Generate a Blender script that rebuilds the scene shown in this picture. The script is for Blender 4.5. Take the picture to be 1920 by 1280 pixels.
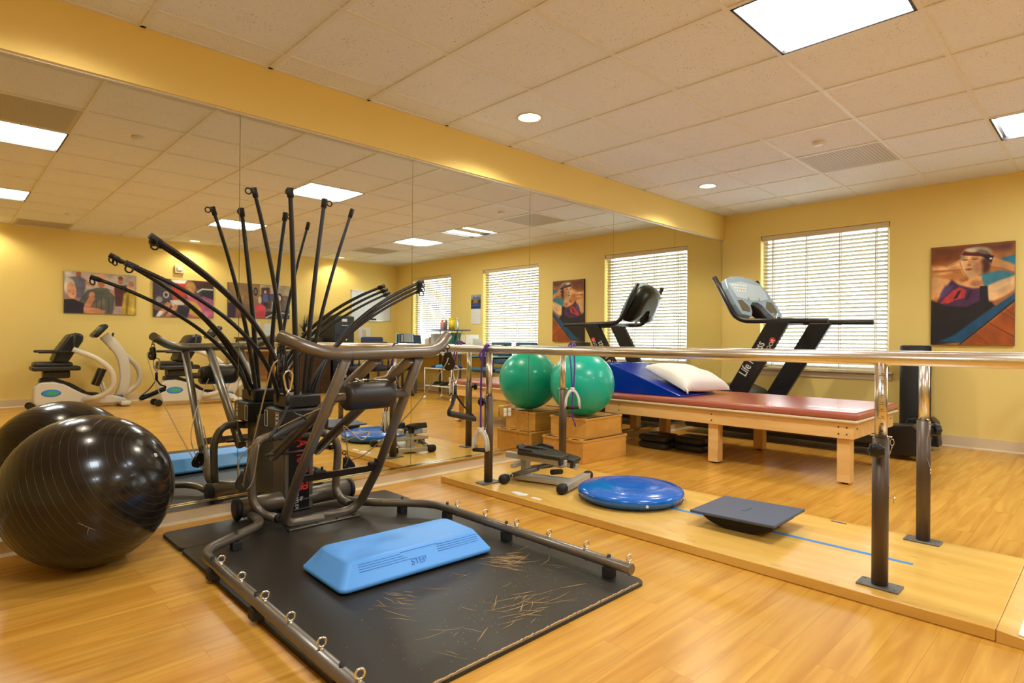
import bpy, bmesh, math, random
from mathutils import Vector, Matrix
PI = math.pi
V = Vector
S = bpy.context.scene
for o in list(bpy.data.objects): bpy.data.objects.remove(o)
COL = S.collection
# ------------------------------------------------------------------ camera
YM, XW, YB, XL, ZC = 3.316, 6.674, -3.593, -2.6, 2.424      # mirror wall, window wall, poster wall, left wall, ceiling
cd = bpy.data.cameras.new('camera'); cam = bpy.data.objects.new('camera', cd); COL.objects.link(cam)
yaw, pitch, roll = math.radians(45.839), math.radians(-0.05), math.radians(0.46)
fw = V((math.cos(yaw)*math.cos(pitch), math.sin(yaw)*math.cos(pitch), math.sin(pitch)))
rt = V((math.sin(yaw), -math.cos(yaw), 0)); up = rt.cross(fw)
r2 = rt*math.cos(roll)+up*math.sin(roll); u2 = -rt*math.sin(roll)+up*math.cos(roll)
m = Matrix((r2, u2, -fw)).transposed().to_4x4(); m.translation = V((0, 0, 0.93)); cam.matrix_world = m
cd.sensor_width = 36; cd.lens = 1112.25/1920*36; cd.clip_start = 0.05
S.camera = cam
# ------------------------------------------------------------------ light and exposure
S.view_settings.view_transform = 'Standard'; S.view_settings.look = 'None'
S.view_settings.gamma = 1; S.view_settings.use_curve_mapping = False
S.view_settings.exposure = 1.93
TROFFER_E, SPOT_W, SKY_E, GROUND_E = 6.9, 7.0, 3.0, 0.50
w = bpy.data.worlds.new('sky'); S.world = w; w.use_nodes = True
wn_ = w.node_tree; bg = wn_.nodes['Background']; tcw = wn_.nodes.new('ShaderNodeTexCoord'); sx_ = wn_.nodes.new('ShaderNodeSeparateXYZ')
mrw = wn_.nodes.new('ShaderNodeMapRange'); mrw.inputs[1].default_value = -.25; mrw.inputs[2].default_value = -.08; mrw.inputs[3].default_value = GROUND_E; mrw.inputs[4].default_value = SKY_E
wn_.links.new(tcw.outputs['Generated'], sx_.inputs[0]); wn_.links.new(sx_.outputs['Z'], mrw.inputs[0]); wn_.links.new(mrw.outputs[0], bg.inputs[1])
bg.inputs[0].default_value = (0.86, 0.94, 1.0, 1)
WINS = [(1.59, 2.855, 0.66, 2.13), (-0.97, 0.325, 0.66, 2.13), (-3.03, -1.85, 0.66, 2.13)]
for i, (a, b, z0, z1) in enumerate(WINS):                    # portals: sky light enters through each window
    ld = bpy.data.lights.new('sky_portal', 'AREA'); ld.shape = 'RECTANGLE'; ld.size = z1-z0; ld.size_y = b-a
    ld.cycles.is_portal = True
    lo = bpy.data.objects.new('sky_portal', ld); COL.objects.link(lo)
    lo.location = (XW+0.16, (a+b)/2, (z0+z1)/2); lo.rotation_euler = (0, PI/2, 0)
# ------------------------------------------------------------------ materials
def lin(c): return tuple(((x/12.92) if x <= .04045 else ((x+.055)/1.055)**2.4) for x in c)
def hexc(r, g, b): return lin((r/255, g/255, b/255))
MATS = {}
def M(name, rgb=None, rough=.5, metal=0., emit=None, coat=0., spec=.5, bump=None, vary=None, trans=0.):
    if name in MATS: return MATS[name]
    mt = bpy.data.materials.new(name); mt.use_nodes = True; MATS[name] = mt
    nt = mt.node_tree; b = nt.nodes['Principled BSDF']; c = hexc(*rgb) if rgb else (1, 1, 1)
    b.inputs['Base Color'].default_value = (*c, 1); b.inputs['Roughness'].default_value = rough
    b.inputs['Metallic'].default_value = metal; b.inputs['Coat Weight'].default_value = coat
    b.inputs['Specular IOR Level'].default_value = spec
    if trans: b.inputs['Transmission Weight'].default_value = trans
    if emit: b.inputs['Emission Color'].default_value = (*emit[0], 1); b.inputs['Emission Strength'].default_value = emit[1]
    tc = nt.nodes.new('ShaderNodeTexCoord')
    if vary:                                                   # (scale, amount)
        n = nt.nodes.new('ShaderNodeTexNoise'); n.inputs['Scale'].default_value = vary[0]; n.inputs['Detail'].default_value = 4
        nt.links.new(tc.outputs['Object'], n.inputs['Vector'])
        mx = nt.nodes.new('ShaderNodeMix'); mx.data_type = 'RGBA'
        mx.inputs[6].default_value = (*[x*(1-vary[1]) for x in c], 1); mx.inputs[7].default_value = (*[min(1, x*(1+vary[1])) for x in c], 1)
        nt.links.new(n.outputs['Fac'], mx.inputs[0]); nt.links.new(mx.outputs[2], b.inputs['Base Color'])
    if bump:                                                   # (scale, strength)
        n = nt.nodes.new('ShaderNodeTexNoise'); n.inputs['Scale'].default_value = bump[0]
        nt.links.new(tc.outputs['Object'], n.inputs['Vector'])
        bp = nt.nodes.new('ShaderNodeBump'); bp.inputs['Strength'].default_value = bump[1]; bp.inputs['Distance'].default_value = .004
        nt.links.new(n.outputs['Fac'], bp.inputs['Height']); nt.links.new(bp.outputs[0], b.inputs['Normal'])
    return mt
def wood(name, c1, c2, rough=.35, scale=(1.2, 22, 22), planks=False, coat=0., axis=0):
    mt = bpy.data.materials.new(name); mt.use_nodes = True; MATS[name] = mt
    nt = mt.node_tree; L = nt.links; b = nt.nodes['Principled BSDF']; N = nt.nodes.new
    b.inputs['Roughness'].default_value = rough; b.inputs['Coat Weight'].default_value = coat
    tc = N('ShaderNodeTexCoord'); mp = N('ShaderNodeMapping'); L.new(tc.outputs['Object'], mp.inputs[0]); mp.inputs['Scale'].default_value = scale
    ns = N('ShaderNodeTexNoise'); ns.inputs['Scale'].default_value = 1.; ns.inputs['Detail'].default_value = 6; ns.inputs['Distortion'].default_value = 1.2
    src = mp.outputs[0]
    if planks:
        br = N('ShaderNodeTexBrick'); L.new(tc.outputs['Object'], br.inputs['Vector'])
        br.inputs['Scale'].default_value = 1; br.inputs['Brick Width'].default_value = .92; br.inputs['Row Height'].default_value = .102
        br.inputs['Mortar Size'].default_value = .0007; br.inputs['Mortar Smooth'].default_value = .3; br.offset = .37; br.offset_frequency = 2
        br.inputs['Color1'].default_value = (0, 0, 0, 1); br.inputs['Color2'].default_value = (1, 1, 1, 1); br.inputs['Mortar'].default_value = (.5, .5, .5, 1)
        sc = N('ShaderNodeVectorMath'); sc.operation = 'SCALE'; sc.inputs['Scale'].default_value = 9.; L.new(br.outputs['Color'], sc.inputs[0])
        ad = N('ShaderNodeVectorMath'); ad.operation = 'ADD'; L.new(mp.outputs[0], ad.inputs[0]); L.new(sc.outputs[0], ad.inputs[1]); src = ad.outputs[0]
    L.new(src, ns.inputs['Vector'])
    cr = N('ShaderNodeValToRGB'); L.new(ns.outputs['Fac'], cr.inputs[0])
    cr.color_ramp.elements[0].position = .3; cr.color_ramp.elements[0].color = (*hexc(*c1), 1)
    cr.color_ramp.elements[1].position = .68; cr.color_ramp.elements[1].color = (*hexc(*c2), 1)
    out = cr.outputs[0]
    if planks:
        hs = N('ShaderNodeHueSaturation'); L.new(out, hs.inputs['Color'])
        mr = N('ShaderNodeMapRange'); L.new(br.outputs['Color'], mr.inputs[0]); mr.inputs[3].default_value = .95; mr.inputs[4].default_value = 1.04
        L.new(mr.outputs[0], hs.inputs['Value'])
        mx = N('ShaderNodeMix'); mx.data_type = 'RGBA'; L.new(br.outputs['Fac'], mx.inputs[0]); L.new(hs.outputs[0], mx.inputs[6])
        mx.inputs[7].default_value = (*hexc(180, 118, 42), 1); out = mx.outputs[2]
    L.new(out, b.inputs['Base Color'])
    return mt
WALL = M('wall_yellow', (246, 218, 128), .62, bump=(90, .12))
SOFF = WALL
CREAM = M('cream_trim', (226, 206, 168), .45)
FLOOR = wood('oak_floor', (196, 135, 46), (224, 170, 72), .27, (1.3, 16, 1), True)
PLY = wood('varnished_plywood', (218, 168, 78), (238, 194, 102), .2, (6, .9, 6))
BIRCH = wood('birch_wood', (226, 180, 108), (242, 202, 134), .4, (9, 1.0, 9))
MAPLE = wood('maple_box_wood', (216, 156, 68), (232, 178, 88), .3, (2.0, 9, 9))
DKWOOD = wood('dark_desk_wood', (60, 40, 26), (84, 56, 34), .4)
DESKW = wood('light_desk_wood', (176, 130, 78), (196, 150, 96), .4)
MIRROR = M('mirror_glass', (238, 238, 226), .0, 1.)
CHROME = M('chrome', (230, 230, 226), .12, 1.)
STEEL = M('brushed_steel', (226, 220, 208), .28, 1.)
BRONZE = M('bronze_tube', (122, 114, 102), .36, .6, coat=.2)
BRONZE2 = M('bronze_plate', (84, 72, 62), .35, .6)
COLLAR = M('dark_brown_tube', (92, 76, 60), .42, .35)
BLK = M('black_plastic', (26, 25, 25), .38)
BLKM = M('black_matte', (34, 32, 31), .62)
RUB = M('black_rubber', (24, 23, 23), .6)
ROD = M('rod_black', (30, 26, 24), .35)
VINYL = M('black_vinyl', (44, 40, 34), .42, bump=(40, .1))
BALLB = M('black_ball', (26, 21, 17), .2, coat=.2)
GREEN = M('green_ball', (4, 182, 156), .3, coat=.2, bump=(160, .06))
BLUE1 = M('light_blue_plastic', (96, 172, 252), .42, bump=(150, .04))
BLUE2 = M('glossy_blue_vinyl', (0, 104, 206), .16, coat=.3)
BLUE3 = M('deep_blue_vinyl', (2, 44, 160), .2)
SLATE = M('slate_board_top', (76, 86, 108), .5, bump=(200, .15))
TAPE = M('blue_tape', (60, 140, 214), .5)
SALMON = M('terracotta_vinyl', (178, 100, 78), .3, coat=.1)
WHITE = M('white_plastic', (236, 234, 226), .4)
PILLOW = M('white_cotton', (250, 248, 242), .85, bump=(14, .35))
OFFW = M('offwhite_shell', (220, 208, 186), .4)
LBLUE = M('pale_blue_console', (150, 172, 190), .22)
TEAL = M('teal_chair_fabric', (60, 96, 116), .7)
NAVY = M('dark_navy_fabric', (34, 36, 54), .75)
PURP = M('purple_tubing', (92, 44, 150), .4)
GREY = M('grey_metal', (120, 120, 118), .4, .5)
ALU = M('brushed_aluminium', (204, 202, 196), .36, .55)
WIRE = M('tan_cable', (196, 176, 136), .45)
SLAT = M('blind_slat', (184, 174, 142), .5)
SLAT.node_tree.nodes['Principled BSDF'].inputs['Transmission Weight'].default_value = 0.
RED = M('red_print', (216, 44, 34), .5)
WTXT = M('white_print', (228, 226, 220), .5)
SILVT = M('dark_print', (40, 34, 30), .5)
DECAL = M('black_decal', (16, 14, 18), .3)
PAPER = M('white_paper', (236, 236, 232), .7)
YELL = M('yellow_tub', (236, 204, 26), .4)
PINK = M('pink_bottle', (226, 140, 132), .4)
DGREEN = M('green_binder', (16, 104, 78), .5)
CYAN = M('cyan_binder', (60, 150, 176), .5)
MAROON = M('maroon_binder', (120, 40, 60), .5)
CLEAR = M('clear_bottle', (216, 222, 214), .15, trans=.6)
LIGHT = M('light_diffuser', (255, 250, 238), .6, emit=((.90, 1.0, 1.08), TROFFER_E))
LAMP = M('lamp_bulb', (255, 250, 238), .6, emit=((1.0, .92, .78), 18))
DGREY = M('troffer_frame', (54, 46, 38), .4)
LOUV = M('perforated_vent', (204, 196, 180), .5)
TRACKW = M('matt_white_metal', (226, 220, 206), .45)
BROWNB = M('dark_brown_bar', (44, 26, 12), .8)
# ceiling tile with fissures
def tilemat():
    mt = bpy.data.materials.new('ceiling_tile'); mt.use_nodes = True; nt = mt.node_tree; L = nt.links; N = nt.nodes.new; b = nt.nodes['Principled BSDF']
    b.inputs['Roughness'].default_value = .9; tc = N('ShaderNodeTexCoord')
    vo = N('ShaderNodeTexVoronoi'); vo.inputs['Scale'].default_value = 62; L.new(tc.outputs['Object'], vo.inputs['Vector'])
    no = N('ShaderNodeTexNoise'); no.inputs['Scale'].default_value = 9; no.inputs['Detail'].default_value = 3; L.new(tc.outputs['Object'], no.inputs['Vector'])
    mu = N('ShaderNodeMath'); mu.operation = 'MULTIPLY_ADD'; L.new(no.outputs['Fac'], mu.inputs[0]); mu.inputs[1].default_value = -.42; mu.inputs[2].default_value = .335
    lt = N('ShaderNodeMath'); lt.operation = 'LESS_THAN'; L.new(vo.outputs['Distance'], lt.inputs[0]); L.new(mu.outputs[0], lt.inputs[1])
    n2 = N('ShaderNodeTexNoise'); n2.inputs['Scale'].default_value = 70; n2.inputs['Detail'].default_value = 5; L.new(tc.outputs['Object'], n2.inputs['Vector'])
    cr = N('ShaderNodeValToRGB'); L.new(n2.outputs['Fac'], cr.inputs[0]); cr.color_ramp.elements[0].position = .3; cr.color_ramp.elements[1].position = .7
    cr.color_ramp.elements[0].color = (*hexc(238, 240, 250), 1); cr.color_ramp.elements[1].color = (*hexc(244, 246, 255), 1)
    mx = N('ShaderNodeMix'); mx.data_type = 'RGBA'; L.new(lt.outputs[0], mx.inputs[0]); L.new(cr.outputs[0], mx.inputs[6]); mx.inputs[7].default_value = (*hexc(176, 158, 132), 1)
    L.new(mx.outputs[2], b.inputs['Base Color']); return mt
TILE = tilemat(); TBAR = M('ceiling_grid_bar', (238, 236, 234), .5)
def glassmat():
    mt = bpy.data.materials.new('window_glass'); mt.use_nodes = True; nt = mt.node_tree; nt.nodes.clear(); N = nt.nodes.new
    o = N('ShaderNodeOutputMaterial'); t = N('ShaderNodeBsdfTransparent'); g = N('ShaderNodeBsdfGlossy'); g.inputs['Roughness'].default_value = .02
    f = N('ShaderNodeFresnel'); f.inputs[0].default_value = 1.45; mx = N('ShaderNodeMixShader')
    ge = N('ShaderNodeNewGeometry'); mm = N('ShaderNodeMath'); mm.operation = 'SUBTRACT'; mm.use_clamp = True; nt.links.new(f.outputs[0], mm.inputs[0]); nt.links.new(ge.outputs['Backfacing'], mm.inputs[1])
    nt.links.new(mm.outputs[0], mx.inputs[0]); nt.links.new(t.outputs[0], mx.inputs[1]); nt.links.new(g.outputs[0], mx.inputs[2]); nt.links.new(mx.outputs[0], o.inputs[0]); return mt
GLASS = glassmat()
# ------------------------------------------------------------------ mesh helpers
def ortho(d):
    d = V(d).normalized(); a = V((0, 0, 1)) if abs(d.z) < .9 else V((1, 0, 0))
    x = d.cross(a).normalized(); return x, d.cross(x).normalized(), d
def fillet(pts, r, n=6):
    pts = [V(p) for p in pts]; out = [pts[0]]
    for i in range(1, len(pts)-1):
        a, b, c = pts[i-1], pts[i], pts[i+1]; rr = r[i] if isinstance(r, (list, tuple)) else r
        u, v = (a-b), (c-b); k = min(rr, u.length*.48, v.length*.48); p0 = b+u.normalized()*k; p1 = b+v.normalized()*k
        for j in range(n+1):
            t = j/n; out.append(p0*(1-t)**2+b*2*t*(1-t)+p1*t*t)
    out.append(pts[-1]); return out
def spline(pts, n=8):
    pts = [V(p) for p in pts]; P = [2*pts[0]-pts[1]]+pts+[2*pts[-1]-pts[-2]]; out = []
    for i in range(1, len(P)-2):
        for j in range(n):
            t = j/n; a, b, c, d = P[i-1:i+3]
            out.append(.5*((2*b)+(c-a)*t+(2*a-5*b+4*c-d)*t*t+(3*b-a-3*c+d)*t**3))
    out.append(pts[-1]); return out
class B:
    def __init__(s): s.bm = bmesh.new(); s.mats = []; s.cur = 0
    def mat(s, m):
        if m not in s.mats: s.mats.append(m)
        s.cur = s.mats.index(m); return s
    def _f(s, fs, smooth):
        for f in fs: f.material_index = s.cur; f.smooth = smooth
    def ring_loft(s, rings, caps=True, smooth=True, closed=True):
        vs = [[s.bm.verts.new(p) for p in r] for r in rings]; n = len(vs[0]); fs = []
        for a, b in zip(vs, vs[1:]):
            for i in range(n if closed else n-1):
                j = (i+1) % n
                try: fs.append(s.bm.faces.new((a[i], a[j], b[j], b[i])))
                except ValueError: pass
        s._f(fs, smooth)
        if caps and closed:
            s._f([s.bm.faces.new(list(reversed(vs[0]))), s.bm.faces.new(vs[-1])], False)
        return s
    def box(s, c, d, rot=None, bev=0.):
        c = V(c); hx, hy, hz = d[0]/2, d[1]/2, d[2]/2; R = rot if rot is not None else Matrix.Identity(3)
        b = min(bev, hx*.95, hy*.95, hz*.95)
        if b <= 0:
            vs = [s.bm.verts.new(c+R @ V((x*hx, y*hy, z*hz))) for x in (-1, 1) for y in (-1, 1) for z in (-1, 1)]
            q = [(0, 1, 3, 2), (4, 6, 7, 5), (0, 4, 5, 1), (2, 3, 7, 6), (0, 2, 6, 4), (1, 5, 7, 3)]
            s._f([s.bm.faces.new([vs[i] for i in f]) for f in q], False); return s
        rings = []
        for z, k in ((-hz, b), (-hz+b*.3, b*.3), (-hz+b, 0), (hz-b, 0), (hz-b*.3, b*.3), (hz, b)):
            x, y = hx-k, hy-k; r = []
            bb = min(b, x*.9, y*.9)
            for sx, sy, a0 in ((1, 1, 0), (-1, 1, 90), (-1, -1, 180), (1, -1, 270)):
                for j in range(4):
                    a = math.radians(a0+30*j); r.append(c+R @ V((sx*(x-bb)+bb*math.cos(a), sy*(y-bb)+bb*math.sin(a), z)))
            rings.append(r)
        n0 = len(s.bm.faces); s.ring_loft(rings, True, True); s.bm.faces.ensure_lookup_table()
        for q in range(16):
            if q % 4 == 3: s.bm.faces[n0+2*16+q].smooth = False
        return s
    def bb(s, x0, x1, y0, y1, z0, z1, bev=0.):
        return s.box(((x0+x1)/2, (y0+y1)/2, (z0+z1)/2), (abs(x1-x0), abs(y1-y0), abs(z1-z0)), None, bev)
    def cyl(s, p0, p1, r, r1=None, n=20, caps=True):
        p0, p1 = V(p0), V(p1); x, y, d = ortho(p1-p0); r1 = r if r1 is None else r1
        R = [[p+(x*math.cos(2*PI*i/n)+y*math.sin(2*PI*i/n))*q for i in range(n)] for p, q in ((p0, r), (p1, r1))]
        return s.ring_loft(R, caps)
    def tube(s, pts, r, n=14, sq=None, closed=False, caps=True):
        pts = [V(p) for p in pts]; N = len(pts); rr = r if callable(r) else (lambda t: r)
        x, y, d = ortho(pts[1]-pts[0]); R = []
        for i, p in enumerate(pts):
            if closed: t = pts[(i+1) % N]-pts[i-1]
            else: t = pts[min(i+1, N-1)]-pts[max(i-1, 0)]
            t.normalize(); x = (x-t*x.dot(t)).normalized(); y = t.cross(x); q = rr(i/max(1, N-1))
            if sq: R.append([p+x*sq[0]*a+y*sq[1]*b for a, b in ((1, .8), (.8, 1), (-.8, 1), (-1, .8), (-1, -.8), (-.8, -1), (.8, -1), (1, -.8))])
            else: R.append([p+(x*math.cos(2*PI*k/n)+y*math.sin(2*PI*k/n))*q for k in range(n)])
        if closed: R.append(R[0])
        return s.ring_loft(R, caps and not closed)
    def ribbon(s, pts, wid, w, th=.003):                      # flat strap; w = width direction
        pts = [V(p) for p in pts]; N = len(pts); R = []
        for i, p in enumerate(pts):
            t = (pts[min(i+1, N-1)]-pts[max(i-1, 0)]).normalized(); ww = V(w); ww = (ww-t*ww.dot(t)).normalized(); nn = t.cross(ww)
            R.append([p+ww*wid/2+nn*th/2, p-ww*wid/2+nn*th/2, p-ww*wid/2-nn*th/2, p+ww*wid/2-nn*th/2])
        return s.ring_loft(R)
    def torus(s, c, nrm, R, r, n=24, k=10, sx=1., sy=1., xd=None):
        x, y, d = ortho(nrm)
        if xd is not None: x = V(xd).normalized(); y = V(nrm).normalized().cross(x)
        return s.tube([V(c)+x*R*sx*math.cos(2*PI*i/n)+y*R*sy*math.sin(2*PI*i/n) for i in range(n)], r, k, closed=True)
    def lathe(s, prof, c=(0, 0, 0), axis=(0, 0, 1), n=32, smooth=True):
        x, y, d = ortho(axis); c = V(c)
        return s.ring_loft([[c+d*z+(x*math.cos(2*PI*i/n)+y*math.sin(2*PI*i/n))*max(r, 1e-4) for i in range(n)] for r, z in prof], True, smooth)
    def sph(s, c, r, n=32, k=16, axis=(0, 0, 1), sc=1.):
        return s.lathe([(r*math.sin(PI*i/k), -r*sc*math.cos(PI*i/k)) for i in range(k+1)], c, axis, n)
    def prism(s, poly, ax, a, b, bev=False):                  # poly in the two other axes, extruded along axis ax from a to b
        def P(u, v, t): return V((t, u, v)) if ax == 0 else (V((u, t, v)) if ax == 1 else V((u, v, t)))
        va = [s.bm.verts.new(P(u, v, a)) for u, v in poly]; vb = [s.bm.verts.new(P(u, v, b)) for u, v in poly]; n = len(poly)
        fs = [s.bm.faces.new((va[i], va[(i+1) % n], vb[(i+1) % n], vb[i])) for i in range(n)]
        fs += [s.bm.faces.new(va), s.bm.faces.new(vb)]; s._f(fs, False); return s
    def quad(s, *p):
        s._f([s.bm.faces.new([s.bm.verts.new(V(q)) for q in p])], False); return s
    def build(s, name, m=None, parent=None, bevel=0.):
        me = bpy.data.meshes.new(name)
        bmesh.ops.recalc_face_normals(s.bm, faces=s.bm.faces[:])
        o = bpy.data.objects.new(name, me); COL.objects.link(o)
        root = parent
        while root is not None and root.parent is not None: root = root.parent
        if root is not None:
            mw = Matrix.Translation(root.location)
            if root.get('_local') is None: bmesh.ops.transform(s.bm, matrix=mw.inverted(), verts=s.bm.verts[:])
        s.bm.to_mesh(me); s.bm.free()
        for q in (s.mats or [m]): me.materials.append(q)
        if parent is not None: o.parent = parent
        if bevel:
            md = o.modifiers.new('bevel', 'BEVEL'); md.width = bevel; md.segments = 2; md.limit_method = 'ANGLE'
        return o
def center(o):                                                # put a single-mesh thing's origin at its base
    me = o.data; xs = [v.co for v in me.vertices]
    c = V(((min(v.x for v in xs)+max(v.x for v in xs))/2, (min(v.y for v in xs)+max(v.y for v in xs))/2, min(v.z for v in xs)))
    me.transform(Matrix.Translation(-c)); o.location = c; return o
def thing(name, label, cat, loc=(0, 0, 0), group=None, local=False, rz=0):
    o = bpy.data.objects.new(name, None); COL.objects.link(o); o.location = loc; o.rotation_euler = (0, 0, rz); o.empty_display_size = .1
    o['label'] = label; o['category'] = cat
    if group: o['group'] = group
    if local: o['_local'] = 1
    return o
def tag(o, label, cat, group=None):
    o['label'] = label; o['category'] = cat
    if group: o['group'] = group
    return center(o)
def struct(o): o['kind'] = 'structure'; return o
def copytree(o, loc=None, label=None, parent=None, rz=None):
    c = o.copy(); COL.objects.link(c)
    if parent is not None: c.parent = parent
    if loc is not None: c.location = loc
    if rz is not None: c.rotation_euler = (0, 0, rz)
    if label: c['label'] = label
    for ch in list(o.children): copytree(ch, parent=c)
    return c
def text(name, body, size, loc, xdir, ydir, mat, parent=None, ext=.0008, align='CENTER', bold=0., sq=1.):
    cu = bpy.data.curves.new(name, 'FONT'); cu.body = body; cu.size = size; cu.extrude = ext; cu.align_x = align; cu.align_y = 'CENTER'; cu.offset = bold
    t = bpy.data.objects.new('tmp', cu); COL.objects.link(t); dg = bpy.context.evaluated_depsgraph_get(); dg.update()
    me = bpy.data.meshes.new_from_object(t.evaluated_get(dg)); bpy.data.objects.remove(t); me.name = name
    x = V(xdir).normalized(); y = V(ydir); y = (y-x*y.dot(x)).normalized(); z = x.cross(y)
    me.transform(Matrix.Diagonal((sq, 1, 1, 1)))
    mw = Matrix((x, y, z)).transposed().to_4x4(); mw.translation = V(loc)
    root = parent
    while root is not None and root.parent is not None: root = root.parent
    if root is not None and root.get('_local') is None: mw = Matrix.Translation(-root.location) @ mw
    me.transform(mw); me.materials.clear(); me.materials.append(mat)
    o = bpy.data.objects.new(name, me); COL.objects.link(o)
    if parent is not None: o.parent = parent
    return o
#@@PART2
# ------------------------------------------------------------------ room shell
b = B(); b.quad((XL, YB, 0), (XW, YB, 0), (XW, YM, 0), (XL, YM, 0)); b.bb(XL-.1, XW+.1, YB-.1, YM+.1, -.1, -.001)
o = struct(b.build('floor', FLOOR))
G = .6096; GX, GY = 1.313, 2.465
def cell(i, j): return GX+i*G, GX+(i+1)*G, GY+(j-1)*G, GY+j*G       # x0,x1,y0,y1 ; j=0 spans y 1.855..2.465
TROFF = [(2, -2), (6, -3), (2, -6), (6, -5), (-2, -2), (-2, -6)]
VENTS = [(6, -1), (6, -7), (-1, -9), (-2, -1)]
DOWN = [(2, 1), (6, 1), (2, -9), (6, -9), (-2, -9), (-2, 1)]
b = B()
for i in range(-7, 10):
    for j in range(-10, 3):
        x0, x1, y0, y1 = cell(i, j); x0, x1 = max(x0, XL), min(x1, XW); y0, y1 = max(y0, YB), min(y1, YM)
        if x1 <= x0 or y1 <= y0: continue
        if (i, j) in TROFF or (i, j) in VENTS: continue
        b.mat(TILE)
        if (i, j) in DOWN:                                     # round hole for the downlight
            cx, cy = (x0+x1)/2, (y0+y1)/2
            if j == -9: cy = -3.30
            n = 32; inner = [V((cx+.075*math.cos(2*PI*k/n), cy+.075*math.sin(2*PI*k/n), ZC)) for k in range(n)]
            outer = []
            for k in range(n):
                a = 2*PI*k/n; dx, dy = math.cos(a), math.sin(a)
                t = min(((x1-cx) if dx > 0 else (cx-x0))/max(abs(dx), 1e-6), ((y1-cy) if dy > 0 else (cy-y0))/max(abs(dy), 1e-6)); outer.append(V((cx+dx*t, cy+dy*t, ZC)))
            for k in range(n): b.quad(inner[k], inner[(k+1) % n], outer[(k+1) % n], outer[k])
            for sx in (x0, x1):
                for sy in (y0, y1):                            # corner triangles left over by the radial split
                    ks = sorted(range(n), key=lambda k: (outer[k]-V((sx, sy, ZC))).length)[:2]
                    b._f([b.bm.faces.new([b.bm.verts.new(q) for q in (outer[ks[0]], outer[ks[1]], V((sx, sy, ZC)))])], False)
        else: b.quad((x0, y0, ZC), (x1, y0, ZC), (x1, y1, ZC), (x0, y1, ZC))
b.mat(TBAR)
for i in range(-7, 11):
    x = GX+i*G
    if XL < x < XW: b.bb(x-.012, x+.012, YB, YM, ZC-.006, ZC+.002)
for j in range(-11, 3):
    y = GY+j*G
    if YB < y < YM: b.bb(XL, XW, y-.012, y+.012, ZC-.0055, ZC+.002)
for a in ((XL, XW, YB, YB+.02), (XL, XW, YM-.05, YM-.03), (XW-.02, XW, YB, YM), (XL, XL+.02, YB, YM)): b.bb(*a, ZC-.006, ZC+.002)
b.mat(TILE); b.bb(XL-.1, XW+.1, YB-.1, YM+.1, ZC+.25, ZC+.3)
struct(b.build('ceiling'))
b = B(); b.bb(XL-.1, XW+.15, YM+.006, YM+.12, 0, ZC+.3); struct(b.build('wall_front', WALL))
b = B(); b.bb(XL-.1, XW+.15, YB-.12, YB, 0, ZC+.3); struct(b.build('wall_back', WALL))
b = B(); b.bb(XL-.1, XL, YB, YM, 0, ZC+.3); struct(b.build('wall_left', WALL))
b = B(); TH = .14
ys = [YB]; 
for (a, c, z0, z1) in sorted(WINS): ys += [a, c]
ys.append(YM+.006)
for k in range(0, len(ys), 2): b.bb(XW, XW+TH, ys[k], ys[k+1], 0, ZC+.3)
for (a, c, z0, z1) in WINS: b.bb(XW, XW+TH, a, c, 0, z0); b.bb(XW, XW+TH, a, c, z1, ZC+.3)
struct(b.build('wall_right', WALL))
b = B(); b.bb(XL, XW, YM-.032, YM+.006, 2.140, ZC-.006); struct(b.build('trim_1', SOFF))
b = B(); b.bb(XL, XW, YM-.024, YM, .066, .086); b.bb(XL, XW, YM-.028, YM-.012, .0855, .090); struct(b.build('trim_2', CHROME))
b = B(); b.bb(XL, XW, YM-.02, YM+.004, 2.131, 2.140); struct(b.build('trim_3', TRACKW))
b = B(); b.prism([(YM-.016, .066), (YM-.016, .012), (YM-.03, 0), (YM+.006, 0), (YM+.006, .066)], 0, XL, XW); struct(b.build('baseboard_front', CREAM))
b = B(); b.prism([(YB+.012, .1), (YB+.012, .014), (YB+.03, 0), (YB, 0), (YB, .1)], 0, XL, XW); struct(b.build('baseboard_back', CREAM))
b = B(); b.prism([(XW-.012, .1), (XW-.012, .014), (XW-.03, 0), (XW, 0), (XW, .1)], 1, YB+.03, YM-.035); struct(b.build('baseboard_right', CREAM))
# mirror panels
seam = [-2.56, -1.10, .03, 1.167, 2.28, 3.405, 4.523, 5.605, XW-.004]
for k in range(len(seam)-1):
    b = B(); b.bb(seam[k]+.0016, seam[k+1]-.0016, YM-.004, YM+.003, .090, 2.134)
    pos = ['far left sheet, behind the camera side', 'second sheet from the left end', 'leftmost visible wall mirror sheet, behind the black ball', 'wall mirror sheet behind the black rods of the exercise machine', 'wall mirror sheet behind the near end post of the parallel bars',
           'wall mirror sheet behind the green ball and wooden boxes', 'wall mirror sheet behind the blue wedge cushion', 'wall mirror sheet in the corner beside the window wall'][k]
    if k < 2: pos = 'wall mirror sheet left of the black ball, '+pos
    tag(b.build('mirror_panel', MIRROR), pos, 'mirror', 'wall mirror sheets')
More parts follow.
